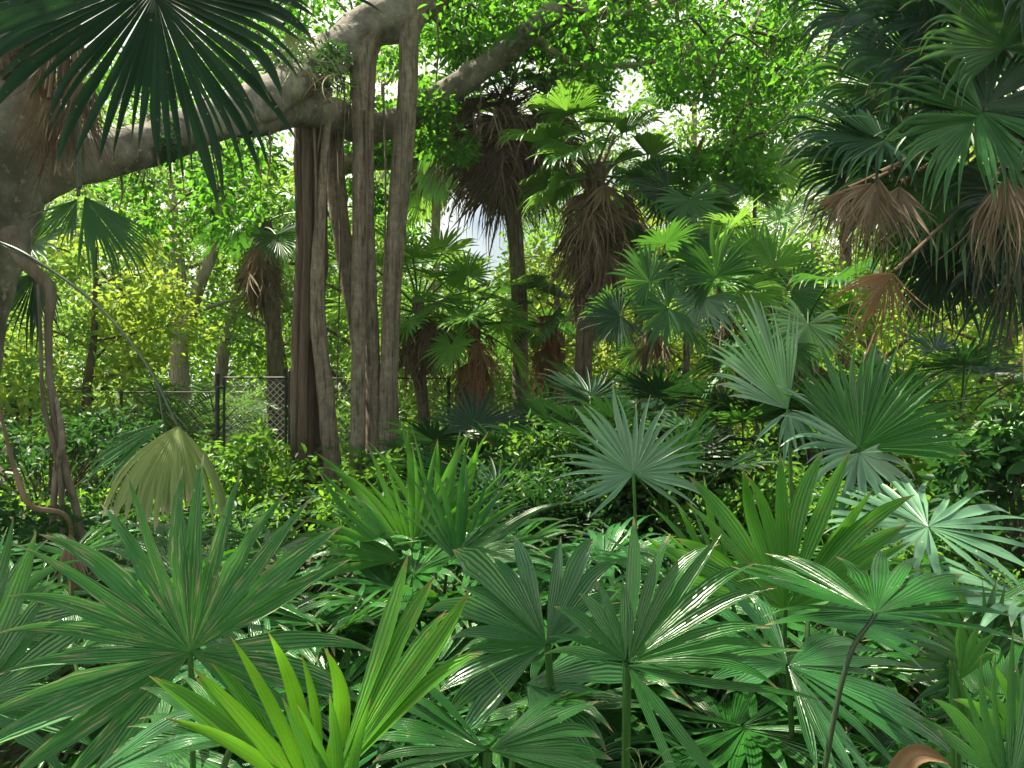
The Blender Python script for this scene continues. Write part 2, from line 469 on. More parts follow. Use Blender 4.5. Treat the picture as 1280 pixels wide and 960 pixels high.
# broad small leaves
M['ficus'] = leafmat("fig_leaf", (.014, .08, .014), (.05, .18, .03), (.20, .58, .04), .36, .45, 0, isl=.9, spec=.18)
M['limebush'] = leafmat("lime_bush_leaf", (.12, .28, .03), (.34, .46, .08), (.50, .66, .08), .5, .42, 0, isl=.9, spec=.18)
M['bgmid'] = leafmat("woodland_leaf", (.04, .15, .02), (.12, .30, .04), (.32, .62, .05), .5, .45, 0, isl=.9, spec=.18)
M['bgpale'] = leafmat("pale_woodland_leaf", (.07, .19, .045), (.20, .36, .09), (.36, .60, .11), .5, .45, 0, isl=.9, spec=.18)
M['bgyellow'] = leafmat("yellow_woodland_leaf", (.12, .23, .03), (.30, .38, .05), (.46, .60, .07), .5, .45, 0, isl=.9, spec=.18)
M['bgdark'] = leafmat("shade_leaf", (.012, .055, .016), (.03, .11, .03), (.08, .26, .04), .42, .3, 0, isl=.9, spec=.18)  # dark leaf; its tone also puts shade into the near undergrowth
M['shrub'] = leafmat("shrub_leaf", (.03, .12, .02), (.10, .26, .045), (.24, .50, .05), .36, .4, 0, isl=.9, spec=.18)
M['orange'] = leafmat("orange_bloom", (.55, .22, .02), (.75, .38, .04), (.7, .35, .04), .6, .3, 0, isl=.9)

M['figbark'] = barkmat("fig_bark", (.09, .085, .07), (.29, .27, .23), (.10, .105, .075), 3.2, 0, (1, 1, 1), 1.0, .035, lichen=(.33, .31, .25))
M['rootbark'] = barkmat("root_bark", (.13, .108, .085), (.28, .235, .19), (.17, .14, .112), 14, 9.0, (1, 1, .5), .35, .008, lichen=(.28, .24, .18))
M['darkroot'] = barkmat("dark_root_bark", (.055, .042, .031), (.17, .13, .098), (.08, .06, .044), 8, 0, (1.6, 1.6, .12), 1.0, .04)
M['palmbark'] = barkmat("palm_bark", (.07, .055, .04), (.19, .155, .115), (.10, .09, .06), 12, 9.0, (1, 1, .5), 1.0, .03)
M['mossbark'] = barkmat("mossy_palm_bark", (.08, .075, .045), (.22, .20, .14), (.09, .11, .05), 14, 9.0, (1, 1, .5), 1.0, .03)
M['redbark'] = barkmat("red_palm_bark", (.10, .04, .022), (.26, .12, .07), (.14, .06, .03), 10, 12.0, (1, 1, .4), 1.0, .04)
M['palebark'] = barkmat("pale_bark", (.22, .19, .14), (.38, .33, .25), (.25, .24, .17), 5, 2.0, (1, 1, .4), .6, .02)
M['twig'] = barkmat("twig_bark", (.06, .045, .03), (.14, .11, .08), None, 12)
M['vine'] = barkmat("vine_bark", (.09, .075, .055), (.21, .175, .135), None, 10, 0, (1, 1, .3))
M['redvine'] = barkmat("red_vine_bark", (.11, .07, .05), (.24, .16, .115), None, 10)
M['shadefrond'] = leafmat("shade_palm_leaf", (.004, .024, .011), (.012, .05, .02), (.04, .15, .03), .5, .16, 1, brown=.5, bump=.2, spec=.15)  # darker copy of the dark palm leaf, shade put into its colour
M['petiole'] = plain("petiole", (.045, .13, .03), .4)
M['petdark'] = plain("dark_petiole", (.03, .06, .025), .4)
M['petdead'] = plain("dead_petiole", (.15, .10, .06), .8)
M['iron'] = plain("black_coated_steel", (.012, .014, .015), .65)
M['wire'] = plain("coated_wire", (.16, .17, .165), .4)


# ------------------------------------------------------------------ ground
def ground_mat():
    m = bpy.data.materials.new("forest_floor"); m.use_nodes = True
    nt = m.node_tree; L = nt.links.new; bs = nt.nodes["Principled BSDF"]
    tc = node(nt, "ShaderNodeTexCoord")
    n1 = node(nt, "ShaderNodeTexNoise"); n1.inputs["Scale"].default_value = .6; n1.inputs["Detail"].default_value = 6
    n2 = node(nt, "ShaderNodeTexVoronoi"); n2.inputs["Scale"].default_value = 16
    for n in (n1, n2): L(tc.outputs["Object"], n.inputs["Vector"])
    c = mixc(nt, mathn(nt, 'MULTIPLY', mathn(nt, 'SUBTRACT', n1.outputs[0], .4), 5, clamp=True), (.035, .024, .014), (.03, .06, .016))
    c = mixc(nt, mathn(nt, 'MULTIPLY', n2.outputs["Distance"], .5), c, (.06, .042, .025))
    L(c, bs.inputs["Base Color"]); bs.inputs["Roughness"].default_value = .95
    bn = node(nt, "ShaderNodeBump"); bn.inputs["Strength"].default_value = .8; bn.inputs["Distance"].default_value = .05
    L(n2.outputs["Distance"], bn.inputs["Height"]); L(bn.outputs[0], bs.inputs["Normal"])
    return m


def build_ground():
    xs = np.concatenate([np.linspace(-900, -40, 8), np.linspace(-36, 36, 60), np.linspace(40, 900, 8)])
    ys = np.concatenate([np.linspace(-200, -6, 4), np.linspace(-5, 45, 50), np.linspace(50, 1500, 8)])
    X, Y = np.meshgrid(xs, ys)
    Z = .04 * np.sin(X * .9 + 1) * np.cos(Y * .7) + .03 * np.sin(X * 2.1 + Y * 1.3) - .05
    Z = np.where((np.abs(X) > 37) | (Y > 46) | (Y < -6), -.05, Z)
    V = np.stack([X, Y, Z], -1).reshape(-1, 3)
    nx = len(xs)
    i, j = np.meshgrid(np.arange(len(ys) - 1), np.arange(nx - 1), indexing='ij')
    a = i * nx + j
    mb = MB(); mb.add(V, np.stack([a, a + 1, a + nx + 1, a + nx], -1))
    tag(mb.build("ground", ground_mat()), None, None, kind="structure")


build_ground()

# ------------------------------------------------------------------ fronds (shared meshes)
LIB = {}


def pet_path(el, L, sag, rs):
    """a leaf stalk leaving the origin at elevation el in the +X,+Z plane; returns points and end direction"""
    pts = [np.zeros(3)]; e = R_(el)
    n = 5
    for i in range(n):
        e -= sag / n
        pts.append(pts[-1] + np.array([math.cos(e), rs.normal(0, .02), math.sin(e)]) * L / n)
    return np.array(pts), e


KINDS_ = {
    'sabal': dict(R=.80, n=40, span=235, split=.6, p=1.7, bulge=0, fold=.5, droop=.45, tip=1.3, tk=.62, cup=.4, costa=.22, side=.75, jit=.05, rows=9, pet=.95, sag=.5, pr=.014, bend=.35),
    'fanstiff': dict(R=.52, n=30, span=290, split=.52, p=1.6, bulge=0, fold=.5, droop=.18, tip=.35, tk=.7, cup=.12, costa=.0, side=.8, jit=.05, rows=8, pet=.65, sag=.3, pr=.010, bend=.5),
    'bed': dict(R=.48, n=20, span=235, split=.50, p=1.5, bulge=.15, fold=.35, droop=.6, tip=.5, tk=.6, cup=.15, costa=.05, side=.8, jit=.09, lenjit=.1, rows=10, pet=.72, sag=.35, pr=.008, bend=.55),
    'palmetto': dict(R=.6, n=26, span=250, split=.42, p=1.5, bulge=.1, fold=.5, droop=.25, tip=.5, tk=.75, cup=.12, costa=.0, side=.8, jit=.05, rows=8, pet=.7, sag=.3, pr=.009, bend=.4),
    'dead': dict(R=.95, n=26, span=120, split=.3, p=1.3, bulge=0, fold=.9, droop=1.5, tip=.6, tk=.5, cup=.2, costa=.1, side=.8, jit=.14, rows=8, pet=.42, sag=.25, pr=.011, bend=.5, twist=.8, lenjit=.2),
}


def frond_mesh(kind, el, seed, mat, pmat):
    key = (kind, el, seed, mat)
    if key in LIB: return LIB[key]
    k = dict(KINDS_[kind]); rs = np.random.default_rng(seed * 97 + int(el) + 500)
    pet, sag, pr, bend = k.pop('pet'), k.pop('sag'), k.pop('pr'), k.pop('bend')
    mb = MB()
    pts, e = pet_path(el, pet * rs.uniform(.85, 1.15), sag, rs)
    tube(mb, pts, np.linspace(pr * 1.5, pr, len(pts)), 6, 2, 1)
    e -= bend * rs.uniform(.6, 1.2)
    roll = rs.normal(0, .25)
    A = np.array([math.cos(e), 0, math.sin(e)]); N = np.array([-math.sin(e), roll, math.cos(e)])
    k['droop'] *= rs.uniform(.7, 1.3)
    fan(mb, pts[-1], A, N, seed=seed * 13 + int(el) + 7, **k)
    LIB[key] = mb.mesh(kind + "_frond", [M[mat], M[pmat]])
    return LIB[key]


def palm(name, label, base, crown, tr, kind='sabal', mat='sabal', nf=18, els=(75, -25), scale=1.0, ndead=0, dead='dead', dmat_el=(-35, -75),
         tbark='palmbark', group=None, cat='palm', seed=0, stubs=0, dscale=None, skirt=0.0, azr=None, bend=None, trunk_label=None, jac=.08):
    rs = np.random.default_rng(seed + 1000)
    base = np.asarray(base, float); crown = np.asarray(crown, float)
    t = thing(name, label, cat, base, group)
    if tr > 0:
        mb = MB()
        mid = (base + crown) / 2 + (np.array(bend) if bend is not None else np.array([rs.normal(0, .08), rs.normal(0, .08), 0]))
        q = [base - base + [0, 0, -.15], (base * .7 + mid * .3) - base + [0, 0, 0], mid - base, crown * .6 + mid * .4 - base, crown - base]
        tube(mb, q, [tr * 1.25, tr * 1.02, tr * .95, tr * .95, tr * 1.1], 12, 8, 0, lump=.05, seed=seed)
        mb.build("trunk", M[tbark], t)
    if stubs:
        mb = MB()
        for i in range(stubs):
            a = i * 2.4; z = -.9 * (i / stubs) + .05
            o = crown - base + np.array([math.cos(a) * tr * .7, math.sin(a) * tr * .7, z])
            e = o + np.array([math.cos(a) * .16, math.sin(a) * .16, .24 + rs.normal(0, .05)])
            tube(mb, [o, (o + e) / 2 + [0, 0, -.02], e], [.035, .025, .012], 5, 2)
        mb.build("leaf_stubs", M['petdead'], t)
    for i in range(nf):
        a = i * 2.39996 + rs.normal(0, .15) + seed
        if azr: a = R_(rs.uniform(*azr)) if isinstance(azr, tuple) else R_(azr[i % len(azr)])
        f = i / max(nf - 1, 1)
        e = els[0] + (els[1] - els[0]) * f ** .9 + rs.normal(0, 6)
        eb = int(round(e / 15.0) * 15)
        me = frond_mesh(kind, eb, int(rs.integers(0, 3)), mat, 'petiole')
        put(me, "frond", t, crown - base + np.array([math.cos(a) * tr * .5, math.sin(a) * tr * .5, -f * .25 * scale]), a, scale * rs.uniform(.82, 1.12))
    for i in range(ndead):
        a = i * 2.39996 + rs.normal(0, .3)
        f = i / max(ndead - 1, 1)
        e = dmat_el[0] + (dmat_el[1] - dmat_el[0]) * f
        eb = int(round(e / 15.0) * 15)
        me = frond_mesh('dead', eb, int(rs.integers(0, 4)), dead, 'petdead')
        put(me, "dead_frond", t, crown - base + np.array([math.cos(a) * tr * .8, math.sin(a) * tr * .8, -.15 - f * skirt]), a, (dscale or scale) * rs.uniform(.75, 1.15))
    return t


# ------------------------------------------------------------------ hero leaves placed one by one
def leaf(parent, px, py, d, Rpx, ang, lean, mat, nh=(0, -1, .45), base=None, n=22, pet='petiole', pr=.008, name="leaf", sub=True, via=None, **kw):
    hub = P(px, py, d)
    a, l = R_(ang), R_(lean)
    A = np.array([math.cos(a) * math.cos(l), math.sin(l), math.sin(a) * math.cos(l)])
    par = np.array(parent.location)
    mb = MB()
    k = dict(span=240, split=.5, p=1.9, bulge=.3, fold=.3, droop=.35, tip=.35, tk=.6, cup=.1, side=.85, jit=.065, rows=12, lenjit=.09, twist=.25, gapjit=.8, missing=.03)
    k.update(kw)
    fan(mb, np.zeros(3), A, np.array(nh, float), R=Rpx * d / F, n=n, seed=int(px * 7 + py * 3), **k)
    o = mb.build(name, M[mat], parent, hub - par)
    b = par if base is None else np.asarray(base, float)
    pm = MB()
    rel = b - hub
    if via is None:
        dist = np.linalg.norm(rel)
        c1 = rel * .14 + [0, 0, .01]
        c2 = rel * .68 + np.array([0, 0, 0])
        pts = [np.zeros(3), c1, rel * [.62, .62, .68], rel]
    else:
        pts = [np.zeros(3)] + [np.asarray(v) - hub for v in via] + [rel]
    tube(pm, pts, np.linspace(pr, pr * 1.3, len(pts)), 7, 6)
    pm.build("petiole", M[pet], o)
    return o


def fillers(t, n, mat, scale, seed, els=(70, 15), kind='bed', az0=0.0):
    rs = np.random.default_rng(abs(int(seed)))
    for i in range(n):
        a = az0 + i * 2.39996 + rs.normal(0, .2)
        e = els[0] + (els[1] - els[0]) * i / max(n - 1, 1)
        me = frond_mesh(kind, int(round(e / 12.0) * 12), int(rs.integers(0, 4)), mat, 'petiole')
        put(me, "leaf", t, (math.cos(a) * .03, math.sin(a) * .03, 0), a, scale * rs.uniform(.85, 1.1))


def G(px, d):  # a foot on the ground
    return np.array([(px - 640.0) / F * d, d, 0.0])


BED = 'fan leaved plants of the foreground bed'
bed = lambda label, px, d: thing("fan_leaf_plant", label, "plant", G(px, d), BED)

t = bed("largest fan leaf plant, its green blade streaked with pale scars, at lower left", 245, 2.45)
leaf(t, 238, 815, 2.3, 240, 100, 8, 'scarred', (.0, -1, .35), n=25, span=285, split=.5, droop=.28, tip=.2, side=1.0, bulge=.1, p=1.45, fold=.4, lenjit=.05)
fillers(t, 5, 'bed', .72, 3, (35, 10), az0=2)
t = bed("lime yellow young plant of upright folded blades at the bottom edge", 395, 1.75)
leaf(t, 395, 1010, 1.62, 262, 104, 0, 'lime', (.1, -1, .3), n=6, span=72, split=0.40, droop=.1, tip=0, p=1.7, bulge=.6, fold=.7, side=.86, jit=.1, cup=.3)
leaf(t, 420, 975, 1.72, 285, 58, 12, 'lime', (-.5, -.8, .5), n=5, span=40, split=0.55, droop=.3, tip=.1, p=1.7, bulge=.7, fold=.5, side=.9, jit=.06)
leaf(t, 370, 985, 1.66, 215, 132, 5, 'lime', (.3, -1, .6), n=3, span=28, split=0.50, droop=.4, tip=.1, p=1.8, bulge=.8, fold=.5, side=.9)
leaf(t, 428, 1040, 1.5, 205, 96, 0, 'mid', (0, -1, .2), n=4, span=40, split=0.40, droop=.1, tip=0, p=1.6, bulge=.6, fold=.6)
t = bed("tall plant of upright glossy blades right of the fig's hanging roots", 545, 4.4)
leaf(t, 515, 695, 4.5, 158, 102, 2, 'mid', (0, -1, .3), n=15, span=135, split=.32, droop=.12, tip=.15, p=1.8, bulge=.5, fold=.6, side=.97)
leaf(t, 545, 700, 4.7, 165, 80, 2, 'mid', (0, -1, .3), n=13, span=110, split=.32, droop=.12, tip=.15, p=1.8, bulge=.5, fold=.6, side=.95)
leaf(t, 575, 705, 4.0, 150, 82, -8, 'bedblue', (-.2, -1, .4), n=13, span=115, split=.32, droop=.25, p=1.8, bulge=.5, fold=.5)
leaf(t, 560, 705, 3.9, 150, 28, -10, 'bed', (-.4, -.7, .9), n=11, span=75, split=0.52, droop=.4, p=1.35, bulge=0.35)
leaf(t, 500, 700, 4.2, 125, 150, -5, 'mid', (.4, -.8, .7), n=10, span=90, split=0.42, droop=.4, p=1.35, bulge=0.28)
fillers(t, 9, 'bed', 1.0, 5, (70, 25))
t = bed("glossy blue green plant with a broad split fan in the middle of the bed", 700, 2.6)
leaf(t, 683, 805, 2.45, 142, 118, 12, 'bedblue', (.1, -1, .75), n=17, span=215, split=0.64, droop=.45, p=1.75, bulge=0.21, side=.95)
leaf(t, 686, 806, 2.46, 112, 28, -12, 'bedblue', (-.3, -.8, 1), n=4, span=36, split=0.62, droop=.4, p=1.75, bulge=0.63, name="leaf")
leaf(t, 658, 855, 2.5, 125, -12, -20, 'bedblue', (0, -.7, 1), n=9, span=120, split=0.62, droop=.5, p=1.55, bulge=0.28)
fillers(t, 5, 'bed', .85, 7, (45, 10))
t = bed("plant with long floppy strap segments spreading from a reddish hub", 780, 2.25)
leaf(t, 786, 828, 2.05, 200, 42, 5, 'bed', (-.1, -.9, .8), n=9, span=90, split=0.52, droop=.45, p=1.55, bulge=0.42, side=.8)
leaf(t, 784, 832, 2.03, 235, -30, -22, 'bed', (0, -.8, 1), n=6, span=85, split=0.24, droop=.5, tip=.3, p=1.55, bulge=0.77, side=.85, fold=.35)
leaf(t, 782, 826, 2.06, 110, 128, 5, 'bedblue', (0, -1, .8), n=6, span=95, split=0.57, droop=.35, p=1.55, bulge=0.35)
fillers(t, 4, 'bed', .8, 9, (40, 10))
t = bed("plant with an upright bright green fan of stiff pleats at right", 975, 3.1)
leaf(t, 982, 762, 2.9, 200, 91, 0, 'mid', (0, -1, .3), n=15, span=150, split=.5, droop=.08, tip=.05, p=1.8, bulge=.35, fold=.5, side=.82, lenjit=.05)
leaf(t, 912, 745, 3.2, 150, 122, 4, 'mid', (.2, -1, .4), n=7, span=62, split=.38, droop=.15, p=1.8, bulge=.5, fold=.5)
fillers(t, 6, 'bed', .95, 11, (50, 15))
t = bed("plant carrying a dark flat fan on a long slanting stalk at right", 985, 2.0)
leaf(t, 1095, 766, 2.0, 185, 84, 76, 'bed', (.0, -.3, 1), via=[P(1050, 862, 2.0)], pet='petdark', n=17, span=215, split=.56, droop=.35, tip=.2, p=1.6, bulge=.25, cup=.12, pr=.006)
t = bed("silvery blue green fan on a thin stalk, centre, before the dark shrubs", 800, 4.6)
leaf(t, 792, 592, 4.6, 104, 96, 14, 'palesheen', (0, -1, .6), n=29, span=265, split=0.44, droop=.3, tip=.1, p=1.3, bulge=0.07, fold=.6, side=.9, pr=.009)
fillers(t, 4, 'bed', .8, 13, (30, 10))
t = bed("silvery half folded fan swept up to the left near the bent dead leaf", 1000, 4.1)
leaf(t, 985, 512, 4.0, 142, 128, -5, 'palesheen', (.3, -.85, .3), n=24, span=88, split=0.64, droop=.12, p=1.3, bulge=0, fold=.6, side=.85, pr=.009, cup=.4)
leaf(t, 985, 514, 4.0, 70, -80, -25, 'palesheen', (0, -.8, .9), n=10, span=140, split=0.37, droop=.6, p=1.4, fold=.5, name="leaf", pr=.006)
t = bed("dark green palm plant with tall pleated fan leaning right, before yellow shrubs", 1085, 4.0)
leaf(t, 1075, 560, 3.8, 138, 64, 4, 'bed', (-.3, -1, .35), n=24, span=150, split=0.62, droop=.1, p=1.4, bulge=0, fold=.7, side=.85, pr=.01)
leaf(t, 1072, 560, 3.8, 105, 150, 5, 'palesheen', (.3, -1, .5), n=10, span=110, split=0.42, droop=.4, p=1.4, fold=.5, pr=.006)
leaf(t, 1074, 566, 3.75, 110, -70, -20, 'palesheen', (0, -.8, .9), n=10, span=190, split=0.32, droop=.7, p=1.4, fold=.5, pr=.006)
t = bed("plant with wide flat fan of white glinting drooping tips near right edge", 1190, 3.5)
leaf(t, 1160, 658, 3.4, 150, 80, 66, 'palesheen', (.0, -.35, 1), n=30, span=330, split=0.44, droop=.45, tip=.4, tk=.6, p=1.3, bulge=0.07, fold=.5, side=.85, pr=.009)
leaf(t, 1290, 745, 3.1, 150, 172, -5, 'palesheen', (0, -.4, 1), n=14, span=120, split=0.62, droop=.25, p=1.6, bulge=0.14)
fillers(t, 4, 'bed', .85, 15, (40, 10))
t = bed("shiny low plant with broad white glinting blades right of centre", 1000, 2.5)
leaf(t, 985, 832, 2.35, 185, -25, -15, 'bedblue', (.1, -.5, 1), n=15, span=150, split=0.57, droop=.55, tip=.2, p=1.55, bulge=0.28)
leaf(t, 985, 830, 2.37, 150, 150, 15, 'bedblue', (-.1, -.4, 1), n=10, span=130, split=0.62, droop=.5, p=1.55, bulge=0.28)
leaf(t, 1010, 775, 2.7, 170, 0, 5, 'bedblue', (0, -.4, 1), n=9, span=80, split=0.57, droop=.4, p=1.55, bulge=0.28)
fillers(t, 5, 'bed', .8, 17, (40, 8))
t = bed("shaded bluish round fan low in the dark gap at right", 1245, 3.1)
leaf(t, 1228, 835, 2.9, 115, 100, 10, 'sabal', (0, -1, .5), n=30, span=300, split=0.52, droop=.2, p=1.3, bulge=0.07, fold=.6)
fillers(t, 4, 'bed', .8, 19, (45, 10))
t = bed("small yellow green plant with a creased hanging blade, lower right", 1195, 2.2)
leaf(t, 1190, 825, 2.15, 95, -92, -15, 'mid', (0, -1, .3), n=4, span=36, split=0.62, droop=.2, p=2.4, bulge=0.35, fold=.5)
leaf(t, 1200, 850, 2.2, 75, 60, 10, 'mid', (0, -1, .3), n=4, span=60, split=0.62, droop=.5, p=1.55, bulge=0.35, fold=.5)
t = bed("grey green upright blades in the bottom right corner", 1275, 1.9)
leaf(t, 1262, 985, 1.75, 165, 102, 5, 'bedblue', (0, -1, .4), n=8, span=90, split=0.42, droop=.3, p=1.55, bulge=0.35, fold=.4)
leaf(t, 1300, 960, 1.85, 150, 120, 5, 'mid', (0, -1, .6), n=6, span=70, split=0.52, droop=.4, p=1.55, bulge=0.35)
t = bed("bluish plant cut by the left edge beside the scarred fan", -30, 2.5)
leaf(t, -35, 880, 2.3, 190, 55, 10, 'bedblue', (.2, -1, .6), n=14, span=170, split=0.52, droop=.35, p=1.55, bulge=0.21)
leaf(t, -30, 800, 2.7, 170, 65, 10, 'bedblue', (.2, -.8, .8), n=12, span=150, split=0.52, droop=.45, p=1.55, bulge=0.21)
fillers(t, 5, 'bed', .9, 21, (50, 10))
t = bed("shiny plant on the bottom edge below the scarred fan", 180, 1.85)
leaf(t, 95, 985, 1.75, 190, 25, -5, 'bedblue', (-.1, -.45, 1), n=8, span=70, split=0.57, droop=.5, p=1.55, bulge=0.28)
leaf(t, 290, 930, 1.9, 150, 160, 10, 'bed', (0, -.5, 1), n=9, span=90, split=0.57, droop=.4, p=1.55, bulge=0.28)
t = bed("dark broad two lobed plant on the bottom edge, centre", 600, 2.0)
leaf(t, 608, 938, 1.9, 150, 165, 5, 'bed', (0, -.6, 1), n=9, span=70, split=0.67, droop=.3, p=1.75, bulge=0.28)
leaf(t, 612, 938, 1.9, 150, 8, 5, 'bed', (0, -.6, 1), n=9, span=80, split=0.67, droop=.3, p=1.75, bulge=0.28)
leaf(t, 650, 890, 2.05, 110, 122, 0, 'lime', (.3, -1, .2), n=2, span=8, split=0.42, droop=.1, p=1.35, bulge=0.56, fold=.6)
fillers(t, 4, 'bed', .7, 23, (35, 5))

# plants that fill the bed between them
for i, (px, d, n, s, mt, lb) in enumerate([
    (90, 3.4, 8, .95, 'bed', "green plant behind the left wing of the scarred fan"),
    (330, 3.3, 9, .95, 'bed', "green plant just right of the scarred fan's tips"),
    (345, 4.4, 8, 1.0, 'bedblue', "bluish plant below the foot of the fluted fig root"),
    (455, 3.1, 9, .95, 'bed', "dark green plant behind the lime yellow young plant"),
    (430, 4.0, 7, .9, 'bed', "plant with thin arching blades below the fig's thin roots"),
    (540, 2.6, 8, .85, 'bed', "dark plant between the lime blades and the blue green split fan"),
    (620, 3.2, 9, .95, 'bed', "plant below the tall glossy clump, behind the blue green split fan"),
    (735, 3.5, 9, .95, 'bed', "plant with dark arched blades behind the reddish hub plant"),
    (690, 4.8, 8, .95, 'bedblue', "far bluish plant at the bed's back edge, centre"),
    (850, 3.2, 8, .95, 'bed', "plant in line below the silvery centre fan"),
    (880, 4.6, 7, .9, 'mid', "bright plant at the bed's back edge left of the upright pleated fan"),
    (1060, 3.2, 8, .95, 'bed', "plant behind the dark flat fan on its slanting stalk"),
    (1130, 2.7, 8, .85, 'bed', "dark plant between the shiny low plant and the creased blade"),
    (880, 2.3, 6, .75, 'bed', "low plant beneath the long floppy strap segments"),
    (1080, 2.2, 6, .75, 'bed', "low plant at the foot of the dark flat fan"),
    (190, 4.3, 7, .95, 'bed', "plant below the bent khaki frond"),
    (20, 4.6, 7, .95, 'bedblue', "far bluish plant by the red vine at left"),
    (1290, 4.2, 7, .95, 'bed', "plant by the right edge behind the glinting flat fan"),
    (740, 1.95, 6, .62, 'bed', "smallest dark plant on the bottom edge beneath the reddish hub"),
    (480, 1.95, 6, .62, 'bed', "low dark plant on the bottom edge right of the lime blades"),
    (30, 1.9, 6, .62, 'bed', "low plant in the bottom left corner"),
    (385, 2.5, 7, .8, 'bedblue', "bluish plant between the scarred fan and the lime blades"),
    (560, 3.7, 8, .9, 'bed', "plant directly below the tall glossy clump"),
    (800, 3.9, 7, .85, 'bedblue', "bluish plant at the foot of the silvery centre fan's stalk"),
    (960, 3.8, 7, .9, 'bed', "plant behind the foot of the upright pleated fan"),
    (1190, 3.9, 7, .9, 'bedblue', "bluish plant below the glinting flat fan's stalk"),
    (250, 3.6, 7, .95, 'bed', "plant hidden behind the scarred fan's upright blades"),
    (650, 2.9, 7, .85, 'bed', "plant in the gap right behind the blue green split fan"),
    (830, 2.75, 7, .85, 'bed', "plant in the gap behind the reddish hub plant"),
    (310, 2.7, 7, .8, 'bed', "plant in the gap below the scarred fan's right wing"),
    (130, 2.8, 7, .85, 'bed', "plant in the gap below the scarred fan's left wing"),
    (1230, 2.5, 7, .75, 'bed', "plant in the gap before the shaded bluish round fan"),
    (930, 2.75, 7, .8, 'bed', "plant in the gap left of the shiny low plant"),
    (480, 3.6, 8, .9, 'bed', "plant in the gap before the tall glossy clump"),
    (270, 4.9, 8, .9, 'bed', "plant at the bed's back edge under the bent khaki frond's tips"),
    (370, 5.2, 8, .85, 'bed', "plant at the bed's back edge by the fluted root"),
    (1010, 1.85, 6, .6, 'bed', "low dark plant on the bottom edge left of the curled brown leaf"),
]):
    t = bed(lb, px, d)
    fillers(t, n, mt, s, 40 + i, (68, 12))

t = thing("dead_frond", "fallen grey brown dead frond leaning below the red vine at left", "dead leaf", P(95, 740, 3.7) * [1, 1, 0])
leaf(t, 88, 668, 3.6, 75, -70, -10, 'dead', (.2, -1, .4), n=14, span=60, split=.5, droop=.4, p=1.3, fold=.9, jit=.12, pet='petdead', name="blade")
# dried tuft and curled brown leaf on the bed floor
t = thing("dried_leaf_tuft", "dried straw coloured tuft on the bottom edge, below the floppy straps", "dead leaf", P(790, 985, 1.75) * [1, 1, 0])
mb = MB(); fan(mb, (0, 0, .62), (0, -.2, 1), (0, -1, 0), R=.16, n=40, span=200, split=.1, p=1.3, fold=.8, droop=1.0, tip=.8, jit=.25, twist=1.0, lenjit=.25, seed=5)
tube(mb, [(0, 0, 0), (.01, 0, .3), (0, 0, .62)], [.012, .01, .01], 6, 3)
mb.build("blades", M['khaki'], t)
t = thing("curled_leaf", "curled orange brown dead leaf on the bottom edge at right", "dead leaf", P(1138, 965, 1.8) * [1, 1, 0])
mb = MB()
a = np.linspace(-.3, 2.8, 12)
for r0, r1 in ((0, 1),):
    W = (np.array([[.02, .045, .06, .065, .065, .065, .06, .055, .045, .035, .02, .004]])) * .8
    strips(mb, np.array([[-.05, 0, .63]]), np.array([[.35, -.1, 1.0]]), np.array([[-1, -.5, .2]]), .20, W, 11, 2.6, 1.4, .5, .9, .4, np.array([0.]), 0, grav=(.8, 0, -.8))
tube(mb, [(0, 0, 0), (-.02, 0, .3), (-.05, 0, .63)], [.005, .004, .004], 6, 3)
mb.build("blade", M['rust'], t)

# ------------------------------------------------------------------ the strangler fig
FX = P(-15, 632, 6.2); FX[2] = 0
fig = thing("fig_tree", "huge grey strangler fig at left, its limb arching over pillar like hanging roots", "tree", FX)


def figpart(name, pts, rpx, mat, ns=16, per=8, **kw):
    w = [P(a, b, c) for a, b, c in pts]
    mb = MB()
    r = [q * p[2] / F for q, p in zip(rpx, pts)]
    tube(mb, [x - FX for x in w], r, ns, per, 0, **kw)
    return mb.build(name, M[mat], fig)


figpart("trunk", [(-75, 740, 6.2), (-65, 560, 6.2), (-48, 420, 6.2), (-28, 320, 6.2), (-10, 220, 6.2), (0, 110, 6.2), (12, 10, 6.2), (40, -120, 6.4), (60, -300, 6.6)],
        [62, 48, 44, 50, 62, 62, 52, 46, 36], 'figbark', 48, 14, lump=.05, seed=3, rough=.12)
figpart("limb", [(-30, 290, 6.2), (0, 238, 6.25), (55, 214, 6.4), (125, 194, 6.6), (205, 174, 7.1), (255, 157, 7.5), (310, 133, 8.1), (352, 112, 8.7), (398, 84, 9.3), (450, 42, 9.8), (510, 8, 10.0), (575, -32, 10.2), (680, -120, 10.6)],
        [50, 46, 35, 29, 26, 24, 24, 24, 24, 25, 25, 22, 16], 'figbark', 48, 16, lump=.07, seed=5, rough=.3)
figpart("limb", [(300, 150, 8.2), (350, 140, 8.9), (400, 138, 9.6), (450, 160, 10.4), (500, 150, 10.6), (545, 125, 10.6), (605, 84, 10.4), (668, 34, 10.2), (722, -12, 10.0), (800, -120, 9.8)],
        [22, 22, 20, 18, 17, 17, 15, 13, 12, 9], 'figbark', 28, 12, lump=.05, seed=6, rough=.22)
figpart("limb", [(660, 42, 10.2), (700, 70, 10.4), (730, 82, 10.8), (800, 80, 11.5), (880, 60, 12)], [8, 4, 3.5, 3, 2], 'palebark', 8, 5, seed=7)
figpart("limb", [(715, -2, 10.0), (745, 18, 10.0), (800, 12, 10.0), (900, -20, 9.8)], [7, 5, 5, 3], 'palebark', 8, 5, seed=8)
figpart("limb", [(400, 210, 11.0), (425, 205, 11.2), (470, 200, 11.4), (520, 205, 11.6)], [13, 14, 13, 8], 'palebark', 10, 5, seed=9)
figpart("limb", [(398, 110, 9.4), (365, 130, 9.2), (340, 135, 9.0)], [22, 20, 14], 'figbark', 12, 5, seed=10, lump=.1)
